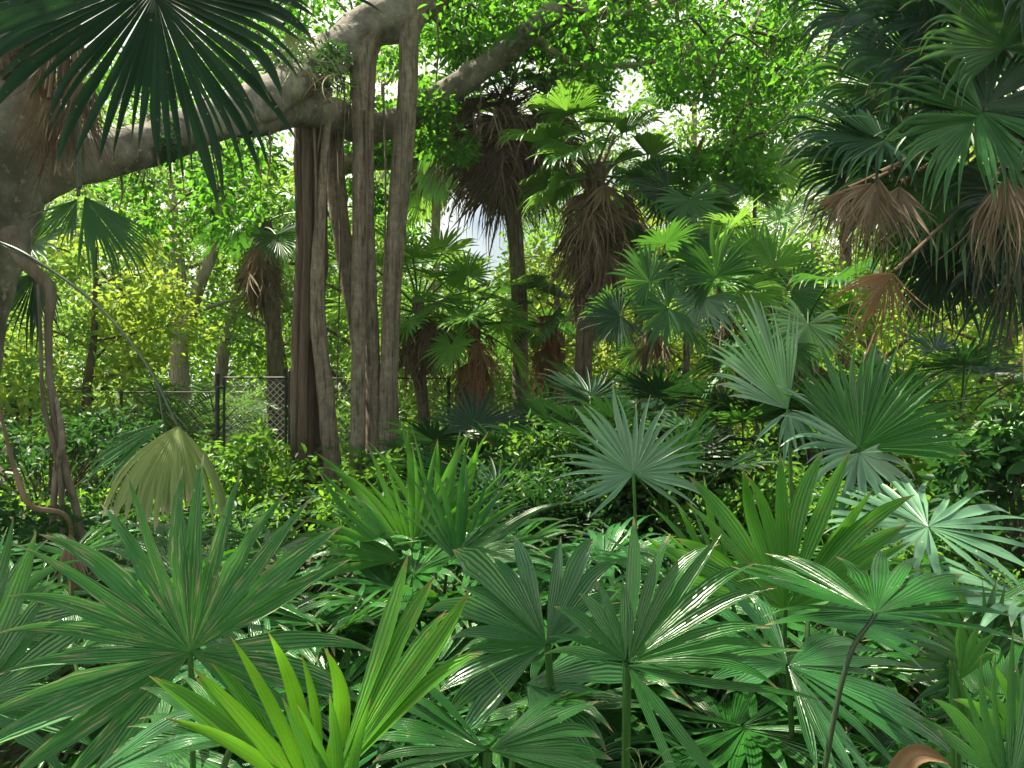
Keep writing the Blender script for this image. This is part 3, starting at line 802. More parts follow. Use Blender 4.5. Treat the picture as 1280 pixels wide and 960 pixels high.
# hanging roots that have grown into pillars
for x_, z_, r_, sd_ in ((376, 9.7, 9.5, 12), (388, 9.8, 10.5, 13), (399, 9.9, 8, 33), (383, 9.62, 6, 34)):
    figpart("aerial_root", [(x_ + 3, 95, z_), (x_ + 1, 180, z_), (x_ + 2, 300, z_ + .02), (x_ - 2, 420, z_ + .03), (x_ - 4, 520, z_ + .05), (x_ - 5, 590, z_ + .05), (x_ - 6, 660, z_ + .05)],
            [r_ * q for q in (1.1, 1, .95, 1, .98, 1.1, 1.4)], 'darkroot', 24, 14, flute=3, fdepth=.07, lump=.07, seed=sd_, rough=.22)

figpart("aerial_root", [(410, 110, 9.6), (407, 180, 9.6), (401, 260, 9.6), (397, 340, 9.6), (399, 420, 9.65), (408, 500, 9.7), (414, 570, 9.75), (418, 650, 9.8)],
        [6, 5.5, 6, 8, 10, 11, 11, 14], 'rootbark', 20, 14, lump=.06, seed=14, rough=.14)
figpart("aerial_root", [(415, 150, 10.2), (419, 220, 10.2), (428, 300, 10.2), (440, 370, 10.2), (450, 440, 10.2), (460, 540, 10.2), (462, 650, 10.1)],
        [13, 11.5, 11, 11, 10, 9, 11], 'rootbark', 20, 14, lump=.05, seed=15, rough=.14)
figpart("aerial_root", [(458, 40, 9.8), (451, 75, 9.75), (450, 150, 9.7), (449, 300, 9.7), (448, 450, 9.7), (447, 560, 9.7), (446, 650, 9.7)],
        [20, 13, 9.5, 9, 9, 9.5, 12], 'rootbark', 20, 14, lump=.04, seed=16, rough=.14)
figpart("aerial_root", [(474, 40, 10), (465, 80, 9.9), (462, 180, 9.9), (462, 300, 9.9), (465, 420, 9.9), (468, 520, 9.9), (473, 650, 9.85)],
        [10, 6, 5.5, 6.5, 9, 11, 14], 'rootbark', 20, 14, lump=.05, seed=17, rough=.14)
figpart("aerial_root", [(518, -5, 10), (511, 50, 9.9), (508, 120, 9.85), (500, 190, 9.8), (493, 270, 9.8), (486, 370, 9.8), (483, 480, 9.8), (482, 570, 9.8), (482, 650, 9.8)],
        [24, 13, 11, 9.5, 8.5, 8, 8.5, 10, 13], 'rootbark', 20, 14, lump=.04, seed=18, rough=.14)
figpart("aerial_root", [(516, 60, 10), (514, 140, 10), (506, 230, 10), (497, 330, 10), (492, 430, 10), (490, 520, 9.95), (496, 650, 9.9)],
        [8, 6.5, 7, 7, 7, 8, 11], 'rootbark', 20, 14, lump=.05, seed=19, rough=.14)
figpart("aerial_root", [(12, 290, 5.9), (30, 325, 5.8), (58, 352, 5.8), (64, 372, 5.8), (60, 410, 5.8), (62, 470, 5.8), (70, 530, 5.8), (82, 590, 5.8), (98, 650, 5.8), (110, 760, 5.8)],
        [11, 8, 7, 6, 4.5, 4, 5, 5.5, 5, 7], 'vine', 12, 7, lump=.12, seed=20)
figpart("aerial_root", [(48, 355, 5.75), (51, 420, 5.75), (54, 500, 5.75), (68, 560, 5.75), (76, 610, 5.75), (80, 760, 5.75)], [2, 2, 2.6, 3.5, 3, 4], 'vine', 8, 5, seed=21)
figpart("aerial_root", [(66, 480, 5.85), (78, 545, 5.72), (70, 590, 5.75), (66, 650, 5.8), (60, 760, 5.8)], [2, 4, 4, 4, 5], 'rootbark', 8, 5, seed=22)

for k_, (x_, y_, z_, h_) in enumerate([(428, 90, 9.6, 120), (436, 85, 9.7, 70), (398, 130, 9.4, 60), (335, 165, 8.5, 60), (270, 185, 7.7, 34), (545, 20, 10, 95), (598, 95, 10.4, 60), (150, 222, 6.8, 40), (422, 175, 9.9, 330), (456, 150, 9.6, 260), (479, 120, 9.7, 300), (392, 160, 9.55, 200), (500, 110, 9.6, 150)]):
    figpart("aerial_root", [(x_, y_ - 12, z_), (x_ + 3, y_ + h_ * .4, z_), (x_ - 1, y_ + h_, z_)], [1.8, 1.3, .6], 'vine', 6, 6, seed=60 + k_)
mb = MB()
rs = np.random.default_rng(77)
ks = [P(rs.uniform(335, 430), rs.uniform(55, 118), rs.uniform(8.6, 9.2)) - FX for _ in range(16)]
leafcloud(mb, ks, .13, 60, .07, seed=14, up=.4, asp=.3, flat=.8, hollow=0)
mb.build("moss_tuft", M['bgdark'], fig)
mb = MB()
for k_ in range(9):
    fan(mb, P(rs.uniform(345, 425), rs.uniform(60, 125), rs.uniform(8.5, 9.0)) - FX, (rs.normal(0, .6), -.4, -.6), (0, -1, .3), R=rs.uniform(.35, .6), n=9, span=120, split=.1, p=1.2, fold=.8, droop=.9, tip=.5, jit=.3, twist=.8, lenjit=.3, seed=k_ + 900)
mb.build("caught_dead_leaves", M['dead'], fig)["kind"] = "stuff"

# crown of the fig: leafy sprays on twigs, overhead and hanging into the view
rs = np.random.default_rng(21)
cl, cr = [], []


def region(n, x0, x1, y0, y1, d0, d1, r=(.35, .6)):
    for _ in range(n):
        cl.append(P(rs.uniform(x0, x1), rs.uniform(y0, y1), rs.uniform(d0, d1))); cr.append(rs.uniform(*r))


region(50, 540, 860, -60, 70, 9, 13)
region(50, 560, 1010, -40, 60, 10, 14)
region(18, 840, 1010, 30, 190, 9, 12, (.25, .4))
region(7, 850, 950, 180, 235, 9, 11, (.18, .3))
region(8, 520, 575, 110, 190, 10, 12, (.2, .32))
region(18, 480, 740, 0, 90, 11, 13)
region(26, 680, 1000, 50, 140, 12, 14, (.25, .45))
region(14, 330, 460, -40, 40, 10, 13)
region(24, 130, 340, 30, 190, 10, 13)
region(13, 150, 365, 190, 290, 9, 12, (.25, .42))
region(6, 430, 500, 60, 190, 10.8, 12, (.2, .35))
region(6, 400, 520, 230, 300, 11, 13, (.2, .35))
region(26, 960, 1180, -40, 90, 10, 15)
for _ in range(84):                       # the part of the crown above the picture, which shades the bed
    cl.append(np.array([rs.uniform(-8.5, 4), rs.uniform(1.5, 7.2), rs.uniform(7.6, 10.5)])); cr.append(rs.uniform(.5, .85))
for x_, y_ in ():
    cl.append(np.array([x_, y_, 8.5])); cr.append(.6)
cl = np.array(cl); cr = np.array(cr)
mb = MB()
leafcloud(mb, cl - FX, cr * 1.25, 165, .088, seed=3, up=.5, flat=.8, asp=.56, hollow=.0)
mb.build("crown", M['ficus'], fig)
mb = MB()
spine = np.array([P(310, 140, 8.1), P(450, 42, 9.8), P(575, -32, 10.2), P(680, -120, 10.6), P(605, 84, 10.4), P(722, -12, 10), P(800, -120, 9.8), P(520, 205, 11.6), P(880, 60, 12), P(900, -20, 9.8), P(60, -300, 6.6), P(205, 184, 7.1), np.array([2, 9, 9.]), np.array([-3, 7, 9.])])
order = np.argsort([np.min(np.linalg.norm(spine - c, axis=1)) for c in cl])
for c in cl[order]:
    b = spine[np.argmin(np.linalg.norm(spine - c, axis=1))]
    spine = np.vstack([spine, c])
    m1 = (b + c) / 2 + rs.normal(0, .15, 3) + [0, 0, .15]
    tube(mb, [b - FX, m1 - FX, c - FX], [.028, .016, .006], 5, 5)
mb.build("twigs", M['twig'], fig)["kind"] = "stuff"
# moss tuft on the limb
mb = MB(); leafcloud(mb, [P(208, 160, 6.9) - FX, P(212, 178, 6.85) - FX, P(205, 190, 6.9) - FX, P(195, 150, 7) - FX], .1, 110, .05, seed=4, up=.3, asp=.35, flat=1)
mb.build("moss_tuft", M['bgdark'], fig)

# ------------------------------------------------------------------ palms
# upper left: palm rooted in the fig's fork, one great frond reaching over the view
b = P(60, 150, 5.6)
t = thing("cabbage_palm", "dark cabbage palm in the fig's fork at top left, dead leaves hanging over the limb", "palm", b)
mb = MB(); tube(mb, [P(-10, 110, 6.0) - b, P(30, 60, 5.8) - b, P(65, 0, 5.5) - b, P(85, -70, 5.4) - b], [.10, .11, .11, .10], 12, 6, lump=.06); mb.build("trunk", M['palmbark'], t)
crown = P(85, -60, 5.4)


def handfrond(t, px, py, d, Rpx, ang, lean, mat, nh, start, pet='petdark', name="frond", **kw):
    k = dict(n=40, span=220, split=.45, p=1.3, bulge=0, fold=.5, droop=.35, tip=.7, tk=.65, cup=.25, costa=.12, side=.8, pr=.013, base=start, pet=pet, name=name)
    k.update(kw)
    h = P(px, py, d); mid = (h + start) / 2 + np.array([0, 0, .12])
    return leaf(t, px, py, d, Rpx, ang, lean, mat, nh, via=[mid], **k)


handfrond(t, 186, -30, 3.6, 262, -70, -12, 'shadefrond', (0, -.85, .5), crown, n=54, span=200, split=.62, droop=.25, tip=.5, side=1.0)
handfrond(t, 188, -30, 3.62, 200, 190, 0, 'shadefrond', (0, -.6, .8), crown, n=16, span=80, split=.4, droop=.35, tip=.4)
handfrond(t, 100, 235, 5.2, 128, -56, -5, 'sabal', (.5, -.8, .3), P(95, 80, 5.4), n=22, span=62, split=.5, droop=.2, side=.85)
handfrond(t, 98, 245, 5.3, 70, -120, -5, 'sabal', (0, -1, .3), P(95, 80, 5.4), n=14, span=80, split=.4, droop=.4)
handfrond(t, 355, 30, 4.6, 120, -60, -5, 'khaki', (.3, -1, .2), crown, n=16, span=80, split=.12, droop=.5, tip=.8, p=1.1, jit=.15)
handfrond(t, 20, 20, 4.8, 150, 200, 0, 'sabaldark', (0, -.6, .8), crown, n=36, droop=.5)
for i in range(34):
    px, py = rs.uniform(42, 112), rs.uniform(45, 140)
    fan_o = handfrond(t, px, py, rs.uniform(5.2, 5.6), rs.uniform(75, 115), -90 + rs.normal(0, 10), rs.uniform(-12, 5), 'dead' if i % 3 else 'deaddark', (rs.normal(0, .5), -1, .2), P(80, 20, 5.5), 'petdead', "dead_frond",
                     n=16, span=55, split=.2, droop=.7, tip=.4, jit=.14, fold=.9, twist=.7, lenjit=.2, p=1.1)
t = thing("fan_palm", "dark small fan palm behind the fig trunk at left edge", "palm", G(-30, 7.2))
mb = MB(); a0 = P(10, 300, 7.2) - G(-30, 7.2); tube(mb, [(0, 0, -.1), a0 * [.3, 1, .5], a0], [.07, .06, .06], 10, 6); mb.build("trunk", M['palmbark'], t)
s0 = P(10, 300, 7.2)
handfrond(t, 38, 305, 7.2, 62, 40, 5, 'sabal', (-.2, -1, .3), s0, n=28, span=280, droop=.2, split=.4)
handfrond(t, 40, 340, 7.0, 95, -95, 0, 'sabaldark', (0, -1, .3), s0, n=26, span=130, droop=.3, split=.4)
handfrond(t, -20, 320, 7.0, 95, -120, 0, 'sabaldark', (0, -1, .3), s0, n=26, span=130, droop=.3, split=.4)

# the bent khaki frond on its long arching stalk
bb = G(-190, 4.8)
t = thing("fan_palm", "palm with one long bare stalk carrying a bent khaki frond left of the gate", "palm", bb)
mb = MB(); tp = P(-150, 270, 4.9) - bb; tube(mb, [(0, 0, -.1), tp * [.5, 1, .5], tp], [.13, .11, .11], 12, 6, lump=.05); mb.build("trunk", M['palmbark'], t)
leaf(t, 222, 532, 4.4, 135, -92, -45, 'khaki', (.05, -.6, .9), n=30, missing=0, span=110, split=.8, droop=2.2, tip=.3, p=1.6, fold=.6, side=.95, cup=-.15, pr=.008, pet='petdark', name="frond",
     base=P(-150, 270, 4.9), via=[P(186, 460, 4.55), P(130, 390, 4.7), P(60, 335, 4.8), P(-10, 300, 4.9)])
leaf(t, 205, 528, 4.45, 120, -150, -5, 'sabal', (.1, -.6, .8), n=14, span=50, split=.6, droop=.45, p=1.4, fold=.5, name="frond", pet='petdark', pr=.006,
     base=P(-10, 300, 4.9), via=[P(186, 460, 4.57), P(100, 362, 4.76)])
handfrond(t, -130, 150, 4.6, 150, 100, 0, 'sabal', (0, -1, .5), P(-150, 270, 4.9))

# upper right: big dark cabbage palm
rb = G(1315, 5.6)
t = thing("cabbage_palm", "big dark cabbage palm filling the upper right corner, brown skirt beneath", "palm", rb)
rc = P(1300, 170, 5.5)
mb = MB(); tube(mb, [(0, 0, -.1), (rc - rb) * [.4, 1, .4], rc - rb], [.2, .17, .17], 14, 10, lump=.05); mb.build("trunk", M['palmbark'], t)
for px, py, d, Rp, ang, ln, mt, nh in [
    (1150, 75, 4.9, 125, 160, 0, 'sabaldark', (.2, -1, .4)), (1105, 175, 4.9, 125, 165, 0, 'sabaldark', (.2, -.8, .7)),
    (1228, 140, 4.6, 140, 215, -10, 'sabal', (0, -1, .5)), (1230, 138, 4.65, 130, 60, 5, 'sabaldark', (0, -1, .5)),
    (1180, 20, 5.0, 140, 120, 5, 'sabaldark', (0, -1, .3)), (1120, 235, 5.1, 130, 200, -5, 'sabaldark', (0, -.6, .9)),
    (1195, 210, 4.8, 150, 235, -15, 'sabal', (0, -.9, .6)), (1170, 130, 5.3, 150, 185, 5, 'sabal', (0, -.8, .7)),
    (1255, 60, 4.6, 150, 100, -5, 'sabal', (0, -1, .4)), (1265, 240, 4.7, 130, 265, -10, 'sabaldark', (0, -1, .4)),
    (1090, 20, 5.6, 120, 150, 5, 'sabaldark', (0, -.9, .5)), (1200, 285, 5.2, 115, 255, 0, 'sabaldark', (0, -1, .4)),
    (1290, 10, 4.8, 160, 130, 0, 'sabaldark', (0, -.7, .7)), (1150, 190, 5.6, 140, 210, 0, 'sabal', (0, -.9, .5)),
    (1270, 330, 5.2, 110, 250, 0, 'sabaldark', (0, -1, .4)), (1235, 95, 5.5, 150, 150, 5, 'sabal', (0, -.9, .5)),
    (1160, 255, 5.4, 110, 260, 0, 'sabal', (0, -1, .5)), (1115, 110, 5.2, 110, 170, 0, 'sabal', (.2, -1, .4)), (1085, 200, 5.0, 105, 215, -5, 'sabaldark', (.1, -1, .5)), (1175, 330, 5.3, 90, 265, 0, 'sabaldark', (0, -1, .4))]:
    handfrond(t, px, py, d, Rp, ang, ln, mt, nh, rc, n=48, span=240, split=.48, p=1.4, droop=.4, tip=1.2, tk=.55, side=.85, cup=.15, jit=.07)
for px, py, d, Rp, ang, ln, mt, sp in [(1090, 225, 4.55, 105, 250, -5, 'dead', 110), (1125, 228, 4.6, 100, 262, 0, 'deaddark', 100), (1060, 235, 4.7, 85, 240, 0, 'dead', 90), (1100, 215, 4.5, 110, 262, 0, 'dead', 80),
                                   (1258, 212, 4.4, 120, 268, -5, 'dead', 80), (1280, 215, 4.4, 130, 270, 0, 'dead', 80), (1240, 230, 4.5, 110, 262, 0, 'deaddark', 80), (1280, 310, 5.1, 100, 262, 0, 'dead', 80),
                                   (1165, 260, 5.4, 75, 265, 0, 'deaddark', 70)]:
    handfrond(t, px, py, d, Rp, ang, ln, mt, (rs.normal(0, .3), -1, .3), rc, 'petdead', "dead_frond", n=26, span=sp, split=.3, droop=.5, tip=.5, jit=.1, fold=.8, twist=.5, lenjit=.15)
handfrond(t, 1118, 338, 4.4, 125, 245, -5, 'rust', (.2, -1, .3), P(1290, 230, 5.0), 'petdead', "dead_frond", n=34, span=120, split=.25, droop=.6, tip=.7, jit=.12, fold=.8, twist=.6, lenjit=.15, pr=.009)

# tall pair in the middle
c1 = P(633, 128, 12.0)
palm("cabbage_palm", "tall palm with a rounded shaggy dark brown skirt on a slim straight trunk", G(652, 12.0), c1, .13, 'sabal', 'sabal', 14, (80, 10), .9, 90, 'deaddark', (35, -50), dscale=1.02, skirt=.55, seed=3, tbark='mossbark',
     group='tall cabbage palms', bend=(.08, 0, 0))
c2 = P(745, 208, 10.0)
palm("cabbage_palm", "palm with long ragged brown skirt and bare leaf stubs beside the shaggy palm", G(722, 10.0), c2, .12, 'sabal', 'fresh', 15, (80, -5), .75, 56, 'dead', (-20, -72), dscale=.72, skirt=1.3, seed=8, stubs=22,
     group='tall cabbage palms', tbark='palmbark')
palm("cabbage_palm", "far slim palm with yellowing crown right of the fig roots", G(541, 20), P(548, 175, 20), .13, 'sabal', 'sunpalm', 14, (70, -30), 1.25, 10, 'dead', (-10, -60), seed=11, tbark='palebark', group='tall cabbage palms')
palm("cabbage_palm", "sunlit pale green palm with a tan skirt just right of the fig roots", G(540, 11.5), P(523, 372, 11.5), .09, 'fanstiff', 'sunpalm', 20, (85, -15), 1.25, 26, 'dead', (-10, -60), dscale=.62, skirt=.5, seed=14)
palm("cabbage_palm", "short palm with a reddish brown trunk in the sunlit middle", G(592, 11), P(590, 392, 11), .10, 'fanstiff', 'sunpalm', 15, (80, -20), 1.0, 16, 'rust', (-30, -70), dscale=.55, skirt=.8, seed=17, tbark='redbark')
palm("cabbage_palm", "far palm with a long pale hanging skirt above the gate", G(345, 14.5), P(328, 275, 14.5), .16, 'sabal', 'sabal', 9, (60, -10), .8, 26, 'dead', (-50, -80), dscale=.8, skirt=.9, seed=20, tbark='palmbark')
palm("cabbage_palm", "short red brown stump palm behind the slim palm trunk", G(690, 12.5), P(683, 395, 12.5), .14, 'sabal', 'sabal', 10, (70, 0), .7, 12, 'rust', (-60, -85), dscale=.6, skirt=.6, seed=23, tbark='redbark')

SM = 'slender fan palms right of centre'
HF = [[(812, 352, 56, 120, 'sabal'), (835, 385, 56, 200, 'sabal'), (775, 395, 50, 190, 'sabaldark')], [(895, 345, 66, 110, 'sabal'), (880, 372, 56, 240, 'palesheen'), (925, 365, 56, 20, 'sunpalm')],
      [(968, 335, 62, 95, 'sunpalm'), (990, 365, 55, 30, 'sabal'), (945, 318, 50, 140, 'sunpalm')], [(862, 250, 55, 280, 'sabal'), (835, 240, 50, 220, 'sabaldark')],
      [(905, 262, 50, 210, 'palesheen'), (930, 240, 50, 100, 'sabal')], [(940, 195, 48, 95, 'sunpalm'), (965, 205, 44, 40, 'sunpalm')], [(1010, 405, 60, 260, 'palesheen'), (985, 430, 56, 230, 'sabal')]]
for i, (px, py, d, bpx, n, mt, kd, s, lb, elr, bk) in enumerate([
    (815, 372, 7.5, 822, 5, 'sabal', 'fanstiff', .72, "slender fan palm with a round dark head on a forked thin stem, centre right", (75, -35), 'palmbark'),
    (898, 348, 7.8, 905, 5, 'sunpalm', 'fanstiff', .8, "slender fan palm with bright curly tipped fans right of the forked one", (80, -20), 'palmbark'),
    (965, 330, 8.2, 955, 5, 'sunpalm', 'fanstiff', .8, "slender fan palm with upright lime fans left of the rusty dead leaf", (85, 0), 'palmbark'),
    (850, 250, 9.5, 838, 7, 'sabal', 'sabal', .62, "taller fan palm with drooping dark fans on a curved dark stem", (60, -60), 'palmbark'),
    (905, 225, 10.5, 915, 6, 'sabal', 'fanstiff', .85, "high fan palm with bluish spiky fans under the fig leaves", (70, -40), 'palmbark'),
    (945, 195, 11.5, 950, 6, 'sunpalm', 'fanstiff', .9, "highest lime fan palm beside the bright gap of sky", (80, -10), 'palmbark'),
    (1010, 400, 7.5, 1020, 6, 'sabal', 'sabal', .7, "fan palm with hanging grey tips behind the silvery half folded fan", (50, -50), 'palmbark'),
]):
    tp_ = palm("fan_palm", lb, G(bpx, d), P(px, py, d), .03 if i != 3 else .045, kd, mt, n, elr, s, 3, 'dead', (-60, -80), tbark=bk, seed=30 + i, group=SM, dscale=.5)
    for (hx, hy, hr, ha, hm) in HF[i]:
        handfrond(tp_, hx, hy, d - .5, hr, ha, 0, hm, (rs.normal(0, .3), -1, .35), P(px, py, d), 'petiole', n=32, span=270, split=.55, p=1.7, droop=.22, tip=.4, cup=.05, pr=.006, costa=0)
LOW = 'low palmettos in the middle ground'
for i, (px, d, h, n, mt, s, lb) in enumerate([
    (745, 7.2, .75, 13, 'sabaldark', .95, "dark palmetto left of the forked slender palm"),
    (870, 7.0, .35, 12, 'sabaldark', .9, "dark palmetto low between the bright shrub and the slender palms"),
    (650, 8.6, .35, 13, 'sabal', 1.0, "bluish palmetto at the foot of the tall slim trunk"),
    (600, 7.6, 0, 12, 'sabal', 1.0, "palmetto with thin arching blades below the red trunked palm"),
    (520, 8.2, 0, 9, 'sunpalm', .75, "small lime yellow palmetto right of the fig roots"),
    (555, 9.4, .3, 11, 'sabal', .9, "palmetto with white glints beneath the tan skirted palm"),
    (700, 9.5, .3, 12, 'sabal', .95, "palmetto below the ragged brown skirt"),
    (800, 8.8, .2, 11, 'sabal', .95, "palmetto behind the silvery centre fan"),
    (1150, 8.0, .3, 12, 'sunpalm', .95, "yellow green palmetto under the big dark palm"),
    (1235, 6.6, .6, 11, 'sunpalm', .85, "yellowing palmetto near the right edge"),
    (455, 12.0, .3, 11, 'sunpalm', .95, "sunlit palmetto seen between the fig roots"),
    (1000, 6.2, .1, 10, 'sabaldark', .8, "dark palmetto beneath the rusty hanging leaf"),
    (800, 7.6, .75, 13, 'sabaldark', 1.0, "dark palmetto right below the forked slender palm's head"),
    (700, 7.9, .55, 13, 'sabaldark', 1.0, "dark palmetto between the bluish palmetto and the forked slender palm"),
    (840, 6.3, .45, 12, 'sabaldark', .95, "dark palmetto directly behind the silvery centre fan's right tips"),
    (930, 7.4, .8, 12, 'sabal', .95, "palmetto filling the gap below the bright curly tipped fans"),
    (990, 7.6, .75, 12, 'sabaldark', .95, "dark palmetto behind the silvery half folded fan"),
    (590, 8.6, .35, 12, 'sabaldark', 1.0, "dark palmetto at the foot of the reddish brown trunk"),
    (1070, 7.0, .6, 12, 'sabal', .95, "palmetto hidden behind the dark pleated fan"),
    (760, 9.6, .9, 12, 'sabal', 1.0, "palmetto behind the forked palm, below the ragged brown skirt"),
    (1120, 9.5, .9, 12, 'sabal', 1.0, "palmetto under the rusty hanging leaf, right side"),
    (1200, 9.0, 1.2, 12, 'sabaldark', 1.0, "dark palmetto under the big dark palm's skirt"),
    (660, 6.4, .1, 11, 'sabaldark', .8, "dark palmetto left of the silvery centre fan"),
    (480, 9.4, .2, 11, 'fresh', .85, "fresh green palmetto just behind the fig roots"),
]):
    b_ = G(px, d)
    palm("palmetto", lb, b_, b_ + [0, 0, h + .05], .05 if h else 0, 'palmetto', mt, n, (80, 5), s, 2, 'dead', (-20, -50), seed=60 + i, group=LOW, cat='palmetto')

# ------------------------------------------------------------------ feather palms and ferns
def feather_mesh(el, seed, L, R, npairs, wid, mat, arch=1.3):
    key = ('feather', el, seed, L, mat)
    if key in LIB: return LIB[key]
    rs2 = np.random.default_rng(seed + int(el) * 3 + 999)
    mb = MB()
    pts, _ = pet_path(el, L, arch, rs2)
    pinnate(mb, None, pts, R, npairs, wid, .5, 0, seed, rach=.009 * L, pm=1)
    LIB[key] = mb.mesh("feather_frond", [M[mat], M['petiole']])
    return LIB[key]


def feather_plant(name, label, cat, base, n, L, R, wid, mat, els=(80, 25), npairs=26, group=None, seed=0, h=0.0):
    rs2 = np.random.default_rng(seed)
    t = thing(name, label, cat, base, group)
    if h:
        mb = MB(); tube(mb, [(0, 0, -.1), (.02, 0, h * .5), (0, 0, h)], [.08, .07, .06], 10, 5); mb.build("trunk", M['palmbark'], t)
    for i in range(n):
        a = i * 2.39996 + rs2.normal(0, .2)
        e = els[0] + (els[1] - els[0]) * i / max(n - 1, 1)
        put(feather_mesh(int(round(e / 15) * 15), int(rs2.integers(0, 3)), L, R, npairs, wid, mat), "frond", t, (0, 0, h), a, rs2.uniform(.8, 1.1))
    return t


FE = 'feather palms beyond the fence'
for i, (px, d, n, L, lb, mt, h) in enumerate([
    (205, 13.5, 16, 2.3, "feather palm with broad soft green plumes, largest beyond the fence", 'feather', .5),
    (150, 12.5, 12, 1.7, "smaller feather palm left of the large plumed one", 'feather', 0),
    (270, 14.5, 14, 2.1, "feather palm directly above the gate", 'feather', .6),
    (345, 15.0, 11, 1.8, "feather palm behind the hanging roots, beyond the gate", 'feather', .2),
    (100, 12.0, 10, 1.5, "dark bluish feather palm behind the left fence rail", 'featherblue', 0),
]):
    feather_plant("feather_palm", lb, "feather palm", G(px, d), n, L, .42, .035, mt, (80, 20), 34, FE, 100 + i, h)
FN = 'ferns and low leafy plants of the shaded edge'
for i, (px, d, n, L, lb, mt) in enumerate([
    (15, 6.4, 13, .8, "dark fern at the left edge below the small fan palm", 'featherblue'),
    (45, 5.0, 12, .7, "fern behind the red vine at left", 'featherblue'),
    (-20, 4.4, 12, .8, "fern cut by the left edge above the bluish plant", 'feather'),
    (345, 8.6, 13, .8, "dark fern left of the fluted root's foot", 'featherblue'),
    (290, 8.0, 12, .75, "bright fern between the khaki frond and the fluted root", 'feather'),
    (140, 7.2, 12, .8, "bluish fern with glinting fronds left of the khaki frond", 'featherblue'),
    (420, 8.8, 11, .7, "dark fern between the fig roots", 'featherblue'),
    (725, 6.2, 12, .6, "dark fern in the gap left of the silvery centre fan", 'featherblue'),
    (650, 5.8, 12, .6, "dark fern right of the tall glossy clump", 'featherblue'),
    (850, 5.8, 12, .55, "dark fern right of the silvery centre fan", 'featherblue'),
    (1180, 5.2, 12, .6, "fern below the yellow shrubs at right", 'feather'),
]):
    feather_plant("fern", lb, "fern", G(px, d), n, L, .16, .03, mt, (75, 20), 24, FN, 130 + i)


# ------------------------------------------------------------------ shrubs
def shrub(name, label, base, h, w, mat, size, nc=14, per=90, seed=0, cat='shrub', group=None, asp=.45, stems=7, cr=.22, z0=.25):
    rs2 = np.random.default_rng(seed + 77)
    t = thing(name, label, cat, base, group)
    mb = MB(); cs = []
    for i in range(nc):
        a = rs2.uniform(0, 6.28); r = w * rs2.random() ** .5; z = h * (z0 + (1 - z0) * rs2.random() ** .8) * (1 - .35 * (r / w) ** 2)
        cs.append([math.cos(a) * r, math.sin(a) * r, z])
    cs = np.array(cs)
    for c in cs:
        tube(mb, [(c[0] * .1, c[1] * .1, -.05), (c[0] * .5, c[1] * .5, c[2] * .55), c], [.014, .01, .004], 5, 3)
    mb.build("stems", M['twig'], t)
    mb = MB(); leafcloud(mb, cs, rs2.uniform(.7, 1.3, nc) * cr, per, size, seed=seed, up=.5, flat=.85, asp=asp, hollow=.1)
    mb.build("foliage", M[mat], t)
    return t


SH = 'small leaved shrubs behind the bed'
for i, (px, d, h, w, mt, sz, nc, per, lb) in enumerate([
    (925, 6.4, 1.25, .75, 'shrub', .075, 26, 70, "bright small leaved shrub behind the pleated fan, below the slender palms"),
    (995, 6.0, .95, .6, 'shrub', .07, 18, 70, "bright shrub under the silvery half folded fan"),
    (1150, 6.5, .95, .8, 'shrub', .08, 22, 60, "yellow green shrub behind the glinting flat fan"),
    (1090, 5.4, .7, .5, 'shrub', .07, 14, 60, "low leafy shrub left of the glinting flat fan"),
    (1230, 8.0, 1.3, .9, 'shrub', .09, 22, 60, "leafy shrub beneath the big dark palm's skirt"),
    (680, 7.3, 1.25, .75, 'shrub', .07, 26, 60, "shrub with pale shoots between the bluish palmetto and centre fan"),
    (600, 6.6, .95, .8, 'bgdark', .06, 26, 80, "dark fine leaved shrub behind the tall glossy clump"),
    (700, 6.6, .85, .7, 'bgdark', .06, 24, 80, "dark fine leaved shrub left of the silvery centre fan"),
    (770, 6.8, .9, .7, 'bgdark', .06, 24, 80, "dark fine leaved shrub behind the silvery centre fan"),
    (330, 9.2, 1.0, .8, 'shrub', .12, 20, 40, "bright broad leaved shrub at the foot of the gate"),
    (260, 9.0, 1.1, .7, 'shrub', .10, 18, 45, "bright leafy shrub behind the khaki frond"),
    (222, 12.6, 1.75, .5, 'shrub', .10, 20, 50, "pale green upright shrub rising by the gate post"),
    (490, 8.9, .9, .6, 'shrub', .10, 14, 45, "sunlit shrub between the fig roots and lime palmetto"),
    (60, 8.5, 1.3, .9, 'bgdark', .09, 26, 60, "dark shrub left of the gate fence, below the lime bush"),
    (150, 9.6, 1.2, .9, 'bgdark', .09, 24, 60, "dark shrub below the left fence rail"),
    (10, 5.6, 1.0, .6, 'bgdark', .09, 20, 60, "dark leafy shrub at the left edge behind the red vine"),
    (1285, 5.0, 1.6, .5, 'bgdark', .10, 26, 60, "dark tall shrub on the right edge"),
    (1060, 8.8, 1.5, .8, 'shrub', .09, 20, 60, "shrub behind the dark pleated fan leaning right"),
    (430, 13.0, 1.2, .9, 'shrub', .12, 20, 40, "bright shrub beyond the fence seen between the fig roots"),
    (830, 10.5, 1.7, 1.0, 'shrub', .1, 24, 50, "sunlit shrub behind the forked slender palm"),
    (1180, 4.6, .55, .45, 'bgmid', .07, 14, 50, "knee high shrub below the glinting flat fan"),
    (1150, 2.9, .32, .4, 'bgmid', .06, 16, 40, "ankle high weeds in the dark gap at lower right"),
]):
    shrub("shrub", lb, G(px, d), h, w, mt, sz, nc, per, 200 + i, group=SH)
t = thing("flower_cluster", "small orange flower head among the slender palms", "flower", G(905, 8.4))
mb = MB(); p_ = P(905, 405, 8.4) - G(905, 8.4); tube(mb, [(0, 0, 0), p_ * [.5, 1, .5] + [0.04, 0, 0], p_], [.012, .01, .006], 6, 4); mb.build("stem", M['twig'], t)
